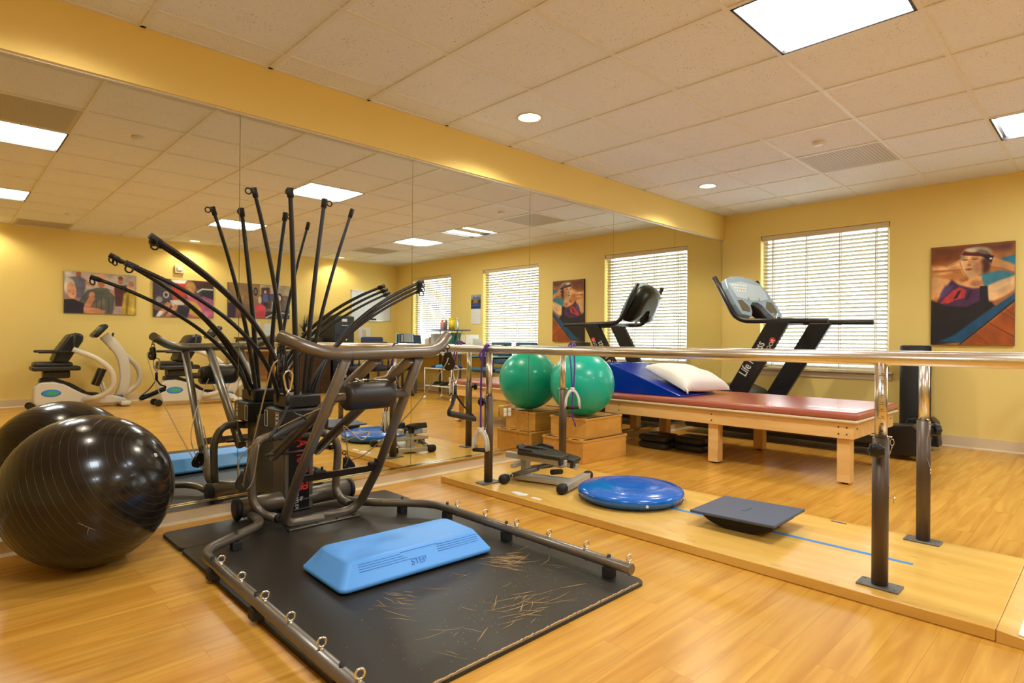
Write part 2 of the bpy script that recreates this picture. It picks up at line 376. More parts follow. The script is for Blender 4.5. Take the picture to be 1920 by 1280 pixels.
# windows with blinds
for k, (a, c, z0, z1) in enumerate(WINS):
    wn = bpy.data.objects.new('window_%d' % (k+1), None); COL.objects.link(wn); wn.location = (XW, (a+c)/2, z0); wn['kind'] = 'structure'
    b = B(); f = .045
    for (p, q, r, s_) in ((a, a+f, z0, z1), (c-f, c, z0, z1), (a, c, z0, z0+f), (a, c, z1-f, z1)): b.bb(XW+.09, XW+.13, p, q, r, s_)
    b.build('window_frame', WHITE, wn)
    b = B(); b.bb(XW+.108, XW+.112, a+f, c-f, z0+f, z1-f); b.build('pane', GLASS, wn)
    b = B(); b.bb(XW-.05, XW+.1, a-.04, c+.04, z0-.025, z0, .006); b.bb(XW-.014, XW, a-.03, c+.03, z0-.085, z0-.025, .003); b.build('window_sill', CREAM, wn)
    t = thing('window_blind', ['white slatted blind in the window behind the treadmill, by the mirror corner', 'white slatted blind in the middle window, above the two teal chairs', 'white slatted blind in the far window by the office corner'][k], 'blind', (XW+.04, (a+c)/2, z0), 'white window blinds')
    b = B(); n = 33; p = (z1-.075-(z0+.04))/n; tl = math.radians(21)
    for i in range(n):
        z = z0+.05+(i+.3)*p; h = .0245
        rot = Matrix.Rotation(tl, 3, 'Y')
        b.box((XW+.045, (a+c)/2, z), (h*2, c-a-.05, .0026), rot)
    b.build('slats', SLAT, t)
    b = B(); b.bb(XW+.012, XW+.075, a+.01, c-.01, z1-.055, z1-.002, .004); b.build('head_rail', CREAM, t)
    b = B(); b.bb(XW+.02, XW+.07, a+.02, c-.02, z0+.012, z0+.034, .004); b.build('bottom_rail', WHITE, t)
    b = B()
    for q in (.1, .36, .62, .9):
        y = a+(c-a)*q
        for dx in (.019, .071): b.bb(XW+dx, XW+dx+.0015, y-.006, y+.006, z0+.03, z1-.05)
    b.build('ladder_cord', WHITE, t)
    b = B(); b.cyl((XW+.006, c-.14, z1-.06), (XW+.006, c-.14, z1-.95), .0045, n=8); b.build('tilt_wand', TRACKW, t)
# ------------------------------------------------------------------ ceiling fittings
tlab = {(2, -2): 'large square ceiling light nearest the camera, at the top right', (6, -3): 'square ceiling light by the right edge, towards the window wall', (2, -6): 'square ceiling light seen only in the mirror, left of the rod tips',
        (6, -5): 'square ceiling light seen in the mirror near the far office windows', (-2, -2): 'bright square ceiling light in the left edge of the mirror', (-2, -6): 'square ceiling light low at the left edge of the mirror'}
for (i, j) in TROFF:
    x0, x1, y0, y1 = cell(i, j); cx, cy = (x0+x1)/2, (y0+y1)/2
    t = thing('ceiling_light', tlab[(i, j)], 'light', (cx, cy, ZC), 'square recessed ceiling lights')
    b = B()
    for (a, c, d, e) in ((x0+.01, x1-.01, y0+.01, y0+.022), (x0+.01, x1-.01, y1-.022, y1-.01), (x0+.01, x0+.022, y0+.01, y1-.01), (x1-.022, x1-.01, y0+.01, y1-.01)): b.bb(a, c, d, e, ZC-.007, ZC+.06)
    b.mat(TRACKW); b.bb(x0+.01, x1-.01, y0+.01, y1-.01, ZC+.06, ZC+.07)
    b.mats[0:1] = [DGREY] if b.mats else []
    if len(b.mats) == 1: b.mats = [DGREY]
    b.build('light_frame', None, t)
    if (i, j) == (6, -3):                                     # open fixture: two lit bays and a dark spine
        for q in (0, 1):
            b = B(); yy = cy+(q-.5)*.36; b.bb(x0+.03, x1-.03, yy-.085, yy+.085, ZC+.018, ZC+.022); b.build('light_tube_bay', LIGHT, t)
        b = B(); b.bb(x0+.03, x1-.03, cy-.09, cy+.09, ZC+.016, ZC+.03); b.build('reflector', TRACKW, t)
    else:
        b = B(); b.quad((x0+.022, y0+.022, ZC+.012), (x1-.022, y0+.022, ZC+.012), (x1-.022, y1-.022, ZC+.012), (x0+.022, y1-.022, ZC+.012)); b.build('diffuser', LIGHT, t)
vl = {(6, -1): 'flat perforated ceiling vent near the window behind the treadmill', (6, -7): 'flat ceiling vent over the office area seen in the mirror', (-1, -9): 'flat ceiling vent against the poster wall, above the first poster', (-2, -1): 'perforated ceiling vent beside the bright light at the left of the mirror'}
for (i, j) in VENTS:
    x0, x1, y0, y1 = cell(i, j); y0 = max(y0, YB+.02)
    t = thing('ceiling_vent', vl[(i, j)], 'vent', ((x0+x1)/2, (y0+y1)/2, ZC), 'perforated ceiling vents')
    b = B(); b.bb(x0+.012, x1-.012, y0+.012, y1-.012, ZC-.004, ZC+.004); b.build('vent_plate', LOUV, t)
    b = B()
    for q in range(24):
        yy = y0+.04+(y1-y0-.08)*q/23; b.bb(x0+.04, x1-.04, yy-.0035, yy+.0035, ZC-.005, ZC-.0041)
    b.build('vent_slots', M('vent_dark', (186, 176, 158), .6), t)
dl = ['round downlight in the ceiling above the middle of the wall mirror', 'round downlight in the ceiling near the corner with the treadmill', 'round downlight by the poster wall, over the second poster', 'round downlight by the poster wall, over the whiteboard', 'round downlight by the poster wall at the far left of the mirror', 'round downlight by the mirror wall, left of the camera view']
for k, (i, j) in enumerate(DOWN):
    x0, x1, y0, y1 = cell(i, j); cx, cy = (x0+x1)/2, (max(y0, YB)+min(y1, YM))/2
    if j == -9: cy = -3.30
    t = thing('downlight', dl[k], 'light', (cx, cy, ZC), 'round recessed downlights')
    b = B(); n = 32
    b.ring_loft([[V((cx+r*math.cos(2*PI*q/n), cy+r*math.sin(2*PI*q/n), z)) for q in range(n)] for r, z in ((.088, ZC-.001), (.086, ZC-.005), (.074, ZC-.005), (.070, ZC+.05), (.05, ZC+.12))], caps=False)
    b.build('downlight_trim', TRACKW, t)
    b = B(); b.sph((cx, cy, ZC+.045), .036, 20, 10, sc=.7); b.build('bulb', LAMP, t)
    b = B(); b.cyl((cx, cy, ZC+.115), (cx, cy, ZC+.125), .07); b.build('lamp_housing', TRACKW, t)
    ld = bpy.data.lights.new('downlight_lamp', 'SPOT'); ld.energy = SPOT_W*(2.0 if j == 1 and k < 2 else .8); ld.spot_size = math.radians(140); ld.spot_blend = .5; ld.color = (1, .9, .72); ld.shadow_soft_size = .03
    lo = bpy.data.objects.new('downlight_lamp', ld); COL.objects.link(lo); lo.location = (0, 0, .005); lo.parent = t
for k, (x, y, lb) in enumerate(((4.70, 1.586, 'small white sprinkler disc on the ceiling beside the vent'), (1.07, 1.513, 'small ceiling sprinkler disc reflected in the mirror near the bright light'), (1.15, -2.27, 'small ceiling sprinkler disc reflected in the mirror above the first poster'))):
    b = B(); b.lathe([(0, .0), (.036, .0), (.042, .006), (.042, .02)], (x, y, ZC-.02)); tag(b.build('sprinkler_cap', WHITE), lb, 'sprinkler', 'ceiling sprinkler caps')
# ------------------------------------------------------------------ painted canvases
import numpy as np
def canvas(name, w_, h_, org, ud, nrm, layers, nx, ny, label, cat, base, depth=.025, group=None):
    U, Wd = np.meshgrid(np.linspace(0, 1, nx), np.linspace(0, 1, ny)); asp = w_/h_
    rng = np.random.RandomState(5)
    def fbm(sx, sy, seed):
        r = np.random.RandomState(seed); out = np.zeros_like(U); amp = 1
        for o_ in range(4):
            g = r.rand(int(sy*2**o_)+2, int(sx*2**o_)+2); fx = U*(g.shape[1]-1.001); fy = Wd*(g.shape[0]-1.001); ix, iy = fx.astype(int), fy.astype(int); tx, ty = fx-ix, fy-iy
            out += amp*((g[iy, ix]*(1-tx)+g[iy, ix+1]*tx)*(1-ty)+(g[iy+1, ix]*(1-tx)+g[iy+1, ix+1]*tx)*ty); amp *= .5
        return out/1.9
    C = np.zeros((ny, nx, 3)); C[:] = base; 
    C *= (.75+.5*fbm(3, 3, 7))[..., None]
    for L in layers:
        if L[0] == 'e':
            _, cx, cy, rx, ry, rot, col, so = L; a = math.radians(rot); dx, dy = (U-cx)*asp, (Wd-cy)
            ex, ey = dx*math.cos(a)+dy*math.sin(a), -dx*math.sin(a)+dy*math.cos(a); d = (np.sqrt((ex/rx)**2+(ey/ry)**2)-1)*min(rx, ry)
        elif L[0] == 'p':
            _, pts, col, so = L; P = [(x*asp, y) for x, y in pts]; d = np.full_like(U, 9.); ins = np.zeros_like(U, bool); X = U*asp; Y = Wd
            for (x0, y0), (x1, y1) in zip(P, P[1:]+P[:1]):
                ex, ey = x1-x0, y1-y0; t = np.clip(((X-x0)*ex+(Y-y0)*ey)/(ex*ex+ey*ey+1e-12), 0, 1); d = np.minimum(d, np.hypot(X-x0-t*ex, Y-y0-t*ey))
                cr = ((y0 > Y) != (y1 > Y)) & (X < (x1-x0)*(Y-y0)/((y1-y0) if abs(y1-y0) > 1e-9 else 1e-9)+x0); ins ^= cr
            d = np.where(ins, -d, d)
        elif L[0] == 'l':
            _, pts, wd, col, so = L; P = [(x*asp, y) for x, y in pts]; d = np.full_like(U, 9.); X = U*asp; Y = Wd
            for (x0, y0), (x1, y1) in zip(P, P[1:]):
                ex, ey = x1-x0, y1-y0; t = np.clip(((X-x0)*ex+(Y-y0)*ey)/(ex*ex+ey*ey+1e-12), 0, 1); d = np.minimum(d, np.hypot(X-x0-t*ex, Y-y0-t*ey))
            d = d-wd
        so = so*1.15; k = np.clip(.5-d/(2*so), 0, 1); k = k*k*(3-2*k); c = np.array(col)/255. if max(col) > 1 else np.array(col)
        sh = (.74+.50*fbm(7, 7, int(abs(hash(str(L[1:3]))) % 1) + len(L)))[..., None]
        C = C*(1-k[..., None])+k[..., None]*c*sh
    C = np.clip(C, 0, 1); C = np.where(C <= .04045, C/12.92, ((C+.055)/1.055)**2.4)
    org, ud, nrm = V(org), V(ud).normalized(), V(nrm).normalized(); dn = V((0, 0, -1))
    pos = np.array(org)[None, None]+U[..., None]*w_*np.array(ud)+Wd[..., None]*h_*np.array(dn)+np.array(nrm)*(depth+.0004)
    ii = np.arange(nx*ny).reshape(ny, nx); F = np.stack([ii[:-1, :-1], ii[1:, :-1], ii[1:, 1:], ii[:-1, 1:]], -1).reshape(-1, 4)
    me = bpy.data.meshes.new(name); me.from_pydata(pos.reshape(-1, 3).tolist(), [], F.tolist())
    ca = me.color_attributes.new('print', 'FLOAT_COLOR', 'POINT'); ca.data.foreach_set('color', np.c_[C.reshape(-1, 3), np.ones(nx*ny)].astype(np.float32).ravel())
    mt = MATS.get('canvas_print')
    if not mt:
        mt = M('canvas_print', (200, 200, 200), .6); nt = mt.node_tree; at = nt.nodes.new('ShaderNodeAttribute'); at.attribute_name = 'print'; nt.links.new(at.outputs['Color'], nt.nodes['Principled BSDF'].inputs['Base Color'])
    bm = bmesh.new(); bm.from_mesh(me); bm.verts.ensure_lookup_table()
    cs = [org+ud*w_*u+dn*h_*v for u, v in ((0, 0), (1, 0), (1, 1), (0, 1))]; bk = [bm.verts.new(c) for c in cs]; ft = [bm.verts.new(c+nrm*depth) for c in cs]
    for k in range(4):
        f = bm.faces.new((bk[k], bk[(k+1) % 4], ft[(k+1) % 4], ft[k])); f.material_index = 1
    bm.faces.new(ft).material_index = 1; bm.faces.new(bk).material_index = 1
    bm.to_mesh(me); bm.free(); me.materials.append(mt); me.materials.append(DECAL)
    o = bpy.data.objects.new(name, me); COL.objects.link(o)
    return tag(o, label, cat, group)
SK, SK2, SKD = (226, 160, 96), (244, 196, 134), (176, 100, 50)
wom = [('p', [(0, 0), (1, 0), (1, .12), (.5, .10), (0, .16)], (104, 56, 28), .05), ('p', [(0, .06), (.4, .05), (.4, .14), (0, .15)], (128, 66, 24), .05),
       ('p', [(.6, .12), (1, .08), (1, .72), (.6, .75)], (196, 124, 60), .05), ('p', [(.80, .17), (1, .13), (1, .24), (.84, .23)], (44, 130, 158), .006), ('p', [(.60, .30), (1, .26), (1, .34), (.8, .42), (.62, .42)], (66, 136, 152), .008),
       ('p', [(0, .52), (.1, .45), (.3, .42), (.3, .6), (0, .6)], (206, 130, 40), .04), ('p', [(0, .27), (.25, .25), (.38, .38), (.22, .50), (0, .54)], (238, 180, 116), .02), ('p', [(0, .30), (.42, .26), (.42, .33), (.3, .36), (0, .28)], (200, 128, 60), .02),
       ('p', [(0, .19), (.2, .20), (.40, .13), (.44, .17), (.40, .26), (.20, .255), (0, .255)], SK, .012), ('l', [(0, .245), (.22, .25), (.4, .245)], .006, SKD, .008),
       ('p', [(.70, .13), (.82, .16), (1, .23), (1, .31), (.82, .26), (.70, .24)], SK, .012), ('l', [(.72, .235), (.86, .26), (1, .31)], .006, SKD, .01),
       ('p', [(.66, .43), (.8, .38), (1, .33), (1, .50), (.82, .58), (.70, .56)], SK2, .012), ('p', [(.74, .58), (.9, .52), (1, .47), (1, .50), (.8, .60)], SKD, .012),
       ('p', [(.48, .30), (.62, .32), (.63, .38), (.66, .44), (.52, .47), (.28, .42), (.40, .37), (.46, .36)], (232, 170, 108), .01),
       ('p', [(.26, .34), (.35, .40), (.52, .44), (.68, .43), (.70, .56), (.74, .66), (.42, .66), (.05, .60), (.14, .48)], (82, 44, 78), .012),
       ('p', [(.18, .40), (.28, .40), (.24, .46), (.12, .54), (.12, .48)], (96, 70, 120), .012), ('p', [(.28, .45), (.36, .42), (.44, .45), (.42, .53), (.30, .55), (.22, .58), (.12, .58), (.18, .52)], (200, 62, 58), .008),
       ('p', [(.34, .46), (.38, .45), (.33, .53), (.28, .54)], (50, 28, 46), .006), ('p', [(.48, .46), (.51, .46), (.46, .56), (.42, .55)], (60, 30, 60), .006), ('p', [(.20, .56), (.27, .53), (.28, .56), (.2, .58)], (214, 70, 60), .006),
       ('p', [(.60, .42), (.69, .42), (.70, .58), (.6, .60)], (34, 26, 34), .006), ('p', [(0, .54), (.2, .61), (.45, .62), (.62, .56), (.74, .58), (.78, .62), (.5, .80), (.28, .92), (0, 1.0), (0, .8)], (34, 28, 28), .012),
       ('p', [(.0, .80), (.5, .72), (.34, .97), (0, 1.02)], (28, 24, 26), .02), ('p', [(1, .50), (1, .57), (.62, .82), (.38, .98), (.10, .97), (.30, .90), (.5, .78), (.78, .62)], (24, 82, 120), .012), ('l', [(1, .57), (.66, .80), (.36, 1.0)], .006, (24, 22, 26), .006),
       ('p', [(1, .60), (1, 1), (.38, 1), (.66, .82)], (168, 82, 22), .01)] + \
      [('l', [(.60+.14*k, .96-.16*k), (1.+.1*k, 1.1-.13*k)], .0022, (96, 44, 14), .003) for k in range(3)] + [('l', [(.70, .78), (1., .92)], .002, (96, 44, 14), .003), ('l', [(.84, .68), (1., .76)], .002, (96, 44, 14), .003), ('l', [(.52, .88), (.7, .98)], .002, (96, 44, 14), .003)] + \
      [('e', .555, .125, .125, .09, 10, (168, 148, 118), .01), ('e', .58, .09, .10, .06, 0, (192, 178, 146), .015), ('e', .50, .21, .085, .115, 4, SK2, .008), ('e', .58, .20, .075, .10, 0, (222, 160, 104), .012), ('e', .66, .22, .04, .075, 0, (84, 42, 22), .015),
       ('e', .50, .26, .07, .07, 0, (240, 186, 124), .012), ('p', [(.38, .09), (.42, .065), (.58, .075), (.72, .11), (.74, .16), (.6, .125), (.4, .105)], (92, 30, 22), .005), ('p', [(.62, .10), (.76, .13), (.73, .20), (.66, .15)], (36, 22, 18), .006), ('e', .725, .155, .012, .009, 0, (230, 224, 214), .003),
       ('e', .425, .15, .022, .008, 0, (140, 78, 44), .004), ('e', .54, .15, .026, .008, 0, (140, 78, 44), .004), ('l', [(.40, .132), (.45, .13)], .002, (120, 70, 40), .003), ('l', [(.50, .13), (.58, .134)], .002, (120, 70, 40), .003), ('p', [(.465, .15), (.485, .15), (.49, .205), (.455, .207)], (214, 144, 88), .006), ('e', .58, .235, .035, .06, 0, (206, 142, 90), .02), ('p', [(.02, .215), (.2, .215), (.38, .17), (.38, .19), (.2, .232), (.02, .232)], (248, 196, 134), .01), ('p', [(.74, .46), (.86, .41), (.98, .37), (.98, .40), (.8, .47)], (252, 212, 156), .015), ('e', .56, .39, .05, .03, 0, (204, 136, 82), .015), ('e', .50, .06, .05, .02, 10, (214, 200, 172), .01), ('e', .64, .085, .05, .02, 20, (128, 106, 84), .01), ('e', .47, .205, .015, .007, 0, (176, 98, 56), .004), ('e', .465, .248, .026, .009, 0, (178, 74, 50), .004), ('l', [(.36, .17), (.40, .27), (.44, .31)], .003, (196, 128, 74), .006)]
canvas('exercise_poster', .60, .90, (XW-.001, 1.248, 1.828), (0, -1, 0), (-1, 0, 0), wom, 200, 300, 'portrait poster of a person doing sit-ups in a headband, on the window wall', 'poster', (.72, .44, .17), group='canvas posters')
p1 = [('p', [(0, 0), (1, 0), (1, .5), (0, .5)], (206, 190, 180), .1), ('p', [(0, 0), (.1, 0), (.1, .3), (0, .3)], (226, 216, 206), .05), ('e', .19, .06, .05, .09, 0, (160, 96, 70), .01), ('p', [(.06, .14), (.2, .1), (.30, .2), (.26, .62), (.14, .62), (.08, .3)], (110, 106, 124), .02), ('p', [(.28, .20), (.42, .3), (.4, .36), (.28, .3)], (196, 140, 104), .02),
      ('e', .50, .14, .09, .13, 0, (226, 170, 130), .015), ('e', .50, .26, .07, .12, 0, (206, 130, 94), .02), ('e', .50, .04, .09, .05, 0, (214, 180, 150), .02), ('p', [(.30, .44), (.44, .36), (.58, .36), (.70, .46), (.66, 1), (.34, 1), (.20, .7)], (92, 94, 88), .015),
      ('p', [(.60, .42), (.72, .40), (1.0, .50), (.98, .60), (.7, .56)], (214, 146, 108), .015), ('e', .37, .55, .06, .09, 10, (222, 148, 108), .012), ('p', [(.33, .60), (.42, .62), (.36, .84), (.26, .84)], (208, 134, 96), .012),
      ('e', .77, .16, .055, .09, 0, (206, 130, 96), .012), ('e', .77, .09, .055, .05, 0, (120, 76, 50), .015), ('p', [(.68, .28), (.86, .26), (.86, .8), (.7, .8)], (90, 44, 50), .02), ('e', .93, .30, .055, .11, 0, (222, 160, 116), .012), ('e', .93, .22, .06, .07, 0, (190, 120, 84), .02), ('p', [(.82, .46), (1, .40), (1, 1), (.78, 1)], (206, 170, 54), .02), ('p', [(.86, .5), (.9, .5), (.88, 1), (.84, 1)], (150, 120, 30), .01), ('p', [(.94, .6), (.97, .6), (.97, 1), (.93, 1)], (226, 196, 90), .01),
      ('p', [(.70, .8), (.80, .8), (.8, 1), (.66, 1)], (190, 160, 150), .02), ('p', [(.36, .8), (.54, .6), (.58, 1), (.38, 1)], (120, 110, 92), .02), ('l', [(.44, .7), (.42, 1)], .006, (60, 58, 50), .01), ('l', [(.50, .62), (.50, 1)], .006, (60, 58, 50), .01), ('l', [(.6, .6), (.61, 1)], .006, (60, 58, 50), .01),
      ('e', .07, .36, .11, .19, 0, (238, 228, 210), .02), ('e', .10, .46, .09, .20, -8, (236, 172, 130), .015), ('e', .12, .54, .02, .02, 0, (200, 110, 90), .01), ('p', [(0, .68), (.12, .66), (.26, .76), (.30, 1), (0, 1)], (42, 30, 46), .012), ('p', [(.26, .84), (.44, .86), (.56, .92), (.54, 1), (.26, 1)], (222, 148, 110), .012)]
canvas('group_exercise_poster', .86, .58, (1.265, YB, 1.85), (1, 0, 0), (0, 1, 0), p1, 200, 136, 'landscape poster of a smiling group stretching their arms, first on the poster wall', 'poster', (.62, .5, .44), group='canvas posters')
p2 = [('p', [(0, .1), (.26, .1), (.3, .6), (0, .7)], (70, 58, 70), .03), ('p', [(.28, 0), (.55, 0), (.5, .12), (.3, .1)], (226, 220, 214), .02), ('p', [(.28, .12), (.52, .1), (.52, .50), (.32, .56)], (190, 54, 36), .015), ('p', [(.6, 0), (1, .02), (1, .3), (.7, .2)], (70, 40, 30), .03), ('p', [(.74, .2), (1, .2), (1, .6), (.8, .5)], (44, 42, 50), .02), ('l', [(.72, .3), (.8, .22), (.98, .22)], .022, (206, 204, 200), .01),
      ('e', .20, .42, .07, .09, 0, (190, 186, 180), .015), ('e', .20, .42, .04, .05, 0, (60, 50, 50), .01), ('e', .09, .55, .08, .08, 0, (150, 146, 144), .02), ('e', .60, .2, .13, .18, 0, (186, 134, 72), .02), ('e', .58, .33, .075, .13, 0, (222, 156, 110), .015), ('p', [(.52, .5), (.66, .4), (.95, .5), (1, 1), (.56, 1)], (196, 92, 120), .02), ('p', [(.56, .55), (.7, .58), (.8, .8), (.78, 1), (.58, .9)], (214, 176, 62), .02), ('p', [(.8, .4), (1, .5), (1, .8), (.86, .8)], (176, 90, 130), .02),
      ('p', [(.26, .56), (.5, .52), (.5, .66), (.3, .72)], (216, 206, 196), .015), ('p', [(.22, .6), (.3, .64), (.14, .98), (.06, .94)], (210, 142, 100), .012), ('p', [(.34, .66), (.42, .7), (.26, 1), (.18, 1)], (210, 142, 100), .012), ('p', [(.1, .84), (.16, .86), (.1, 1), (.03, 1)], (228, 224, 220), .01), ('p', [(.4, .68), (.6, .72), (.55, 1), (.36, 1)], (40, 40, 50), .02), ('p', [(0, .8), (.07, .84), (.04, 1), (0, 1)], (60, 50, 44), .01), ('e', .87, .9, .07, .08, 0, (216, 130, 170), .02)]
canvas('cycling_poster', .85, .585, (2.35, YB, 1.84), (1, 0, 0), (0, 1, 0), p2, 200, 138, 'landscape poster of exercise bikes and legs, second on the poster wall', 'poster', (.42, .32, .32), group='canvas posters')
p3 = [('p', [(0, 0), (.5, 0), (.5, .6), (0, .6)], (150, 116, 76), .04), ('p', [(.5, 0), (1, 0), (1, .3), (.5, .3)], (200, 180, 150), .02), ('p', [(.52, .1), (.66, .08), (.68, .7), (.52, .7)], (84, 60, 46), .02), ('e', .43, .22, .06, .12, 0, (26, 24, 28), .01), ('e', .43, .22, .035, .07, 0, (150, 120, 80), .01), ('e', .585, .22, .035, .05, 0, (222, 196, 170), .01), ('p', [(.55, .28), (.62, .28), (.64, .52), (.55, .52)], (88, 96, 156), .012), ('p', [(.56, .52), (.63, .52), (.62, .72), (.57, .72)], (40, 44, 70), .01), ('e', .66, .2, .03, .05, 0, (200, 60, 40), .01),
      ('p', [(.66, .26), (.76, .26), (.76, .4), (.66, .4)], (60, 84, 160), .01), ('e', .77, .4, .05, .1, 0, (196, 150, 124), .015), ('p', [(.7, .5), (.82, .46), (.86, .8), (.68, .8)], (136, 164, 200), .015), ('e', .82, .36, .09, .13, 0, (44, 42, 46), .01), ('e', .82, .38, .06, .09, 0, (190, 186, 182), .01), ('e', .5, .46, .05, .11, 0, (238, 222, 200), .015), ('p', [(.36, .66), (.5, .56), (.6, .66), (.6, 1), (.36, 1)], (214, 74, 86), .015), ('e', .18, .7, .08, .14, 0, (210, 80, 90), .02), ('p', [(.0, .6), (.12, .5), (.12, 1), (0, 1)], (60, 36, 60), .02), ('e', .22, .42, .04, .08, 0, (180, 130, 60), .02), ('p', [(.12, .86), (.4, .8), (.4, 1), (.12, 1)], (128, 84, 56), .02),
      ('p', [(.6, .8), (1, .74), (1, 1), (.58, 1)], (56, 54, 60), .02), ('l', [(.6, .98), (.8, .8), (1, .86)], .02, (200, 200, 200), .012), ('e', .92, .55, .06, .2, 0, (120, 116, 122), .02)]
canvas('gym_floor_poster', 1.03, .575, (3.42, YB, 1.855), (1, 0, 0), (0, 1, 0), p3, 220, 124, 'landscape poster of people in a gym, third on the poster wall', 'poster', (.5, .38, .28), group='canvas posters')
lake = [('p', [(0, 0), (1, 0), (1, .3), (0, .3)], (150, 170, 206), .05), ('p', [(.1, .28), (.35, .08), (.5, .2), (.7, .1), (1, .3), (1, .42), (0, .42)], (106, 110, 140), .03), ('p', [(0, .32), (1, .34), (1, .62), (0, .6)], (150, 122, 62), .03), ('p', [(0, .4), (.2, .36), (.25, .6), (0, .6)], (60, 66, 50), .02), ('p', [(.7, .4), (1, .36), (1, .6), (.7, .6)], (66, 60, 50), .02), ('p', [(0, .62), (1, .62), (1, 1), (0, 1)], (32, 62, 122), .03), ('e', .5, .75, .35, .03, 0, (90, 120, 170), .03)]
cal = thing('wall_calendar', 'paper wall calendar with a blue lake picture, hung between the two far windows', 'calendar', (XW, -1.145, 1.22))
o = canvas('calendar_picture', .25, .24, (XW-.004, -1.27, 1.72), (0, 1, 0), (-1, 0, 0), lake, 60, 56, 'x', 'x', (.5, .5, .6), .003)
del o['label']; del o['category']; o.parent = cal; o.location = o.location-cal.location
b = B(); b.bb(XW-.006, XW-.001, -1.27, -1.02, 1.22, 1.475); b.build('calendar_page', PAPER, cal)
b = B(); 
for r in range(5): b.bb(XW-.0068, XW-.0061, -1.255, -1.035, 1.26+r*.04, 1.2615+r*.04)
b.build('page_lines', M('faint_print', (150, 150, 150), .7), cal)
# fire strobe on the poster wall
t = thing('fire_alarm', 'small cream fire alarm box on the wall above the second poster', 'alarm', (2.70, YB, 1.94))
b = B(); b.bb(2.635, 2.765, YB, YB+.035, 1.93, 2.06, .01); b.build('alarm_body', CREAM, t)
b = B(); b.bb(2.665, 2.735, YB+.033, YB+.05, 1.975, 2.03, .008); b.build('strobe_lens', WHITE, t)
# outlet set in the mirror
t = thing('power_outlet', 'double power outlet with a clear cover, set in the mirror beside the wooden boxes', 'outlet', (3.16, YM-.006, .33))
b = B(); b.bb(3.084, 3.239, YM-.012, YM-.0045, .33, .436, .003); b.build('cover_plate', M('smoked_plate', (226, 222, 208), .05, 1.), t)
for xx in (3.138, 3.186):
    b = B(); b.box((xx, YM-.014, .398), (.030, .008, .030), None, .01); b.box((xx, YM-.014, .366), (.030, .008, .030), None, .01); b.mat(BLKM)
    b.mats = [WHITE, BLKM]
    for zz in (.398, .366):
        for dx in (-.006, .006): b.box((xx+dx, YM-.0183, zz+.002), (.002, .001, .009))
    b.build('socket', None, t)
#@@PART3
# ------------------------------------------------------------------ floor mat under the machine
random.seed(4)
b = B(); b.mat(VINYL)
def rrect(x0, x1, y0, y1, r, n=5):
    out = []
    for cx, cy, a0 in ((x1-r, y1-r, 0), (x0+r, y1-r, 90), (x0+r, y0+r, 180), (x1-r, y0+r, 270)):
        out += [(cx+r*math.cos(math.radians(a0+90*j/n)), cy+r*math.sin(math.radians(a0+90*j/n))) for j in range(n+1)]
    return out
MZ = .016
def slab(b, poly, z0, z1, bv=.003):
    cx = sum(p[0] for p in poly)/len(poly); cy = sum(p[1] for p in poly)/len(poly)
    def ins(k): return [V((x+(cx-x)*k, y+(cy-y)*k, 0)) for x, y in poly]
    b.ring_loft([[p+V((0, 0, z)) for p in ins(k)] for z, k in ((z0, 0), (z1-bv, 0), (z1, bv*1.4))], True, False)
slab(b, rrect(.765, 1.975, 2.845, 3.14, .03), 0, MZ)
slab(b, rrect(.765, 1.965, 1.27, 2.85, .04), 0.0005, MZ-.001)
b.mat(M('worn_backing', (196, 158, 98), .8))
def scratch(x, y, L, a, wd=.0016, curl=0.):
    pts = []; p = V((x, y, MZ+.0002))
    for k in range(7):
        pts.append(p.copy()); p = p+V((math.cos(a), math.sin(a), 0))*L/6; a += curl/6+random.uniform(-.12, .12)
    n = V((-math.sin(a), math.cos(a), 0))
    for i in range(6):
        w0 = wd*(.35+math.sin(PI*i/6)); w1 = wd*(.35+math.sin(PI*(i+1)/6)); b.quad(pts[i]-n*w0/2, pts[i]+n*w0/2, pts[i+1]+n*w1/2, pts[i+1]-n*w1/2)
for k in range(46): scratch(random.gauss(1.70, .05), random.gauss(1.80, .035), random.uniform(.03, .10), random.gauss(-.9, .25), random.uniform(.001, .0028))
for k in range(30): scratch(random.uniform(1.05, 1.9), random.uniform(1.3, 1.85), random.uniform(.02, .14), random.uniform(-1.6, .4), random.uniform(.0008, .0018), random.uniform(-.8, .8))
for k in range(26): scratch(random.gauss(1.42, .08), random.gauss(1.44, .05), random.uniform(.02, .15), random.choice((-.35, .5, -.9)), random.uniform(.001, .0026))
for k in range(18): scratch(random.gauss(1.17, .05), random.gauss(1.82, .04), random.uniform(.02, .07), random.gauss(-1.1, .3), random.uniform(.001, .002))
for k in range(330):
    x, y = random.choice(((random.gauss(1.65, .14), random.gauss(1.6, .12)), (random.gauss(1.35, .16), random.gauss(1.46, .1)), (random.uniform(.95, 1.9), random.uniform(1.3, 1.95))))
    if not (.8 < x < 1.93 and 1.3 < y < 2.0): continue
    s_ = random.uniform(.0007, .0021); b.quad((x-s_, y, MZ+.0002), (x, y-s_*.7, MZ+.0002), (x+s_*1.3, y, MZ+.0002), (x, y+s_, MZ+.0002))
x = .82
while x < 1.92:                                                # frayed front edge
    w_ = random.uniform(.008, .02); d0 = .0005+random.uniform(.001, .007)*min(1, max(0, (x-.8)*2)); b.quad((x, 1.2715, MZ-.002), (x+w_, 1.2715, MZ-.002), (x+w_, 1.276+d0, MZ+.0001), (x, 1.276+random.uniform(.001, .006), MZ+.0001)); x += w_
tag(b.build('floor_mat'), 'scratched black rubber floor mat lying under the exercise machine', 'mat')
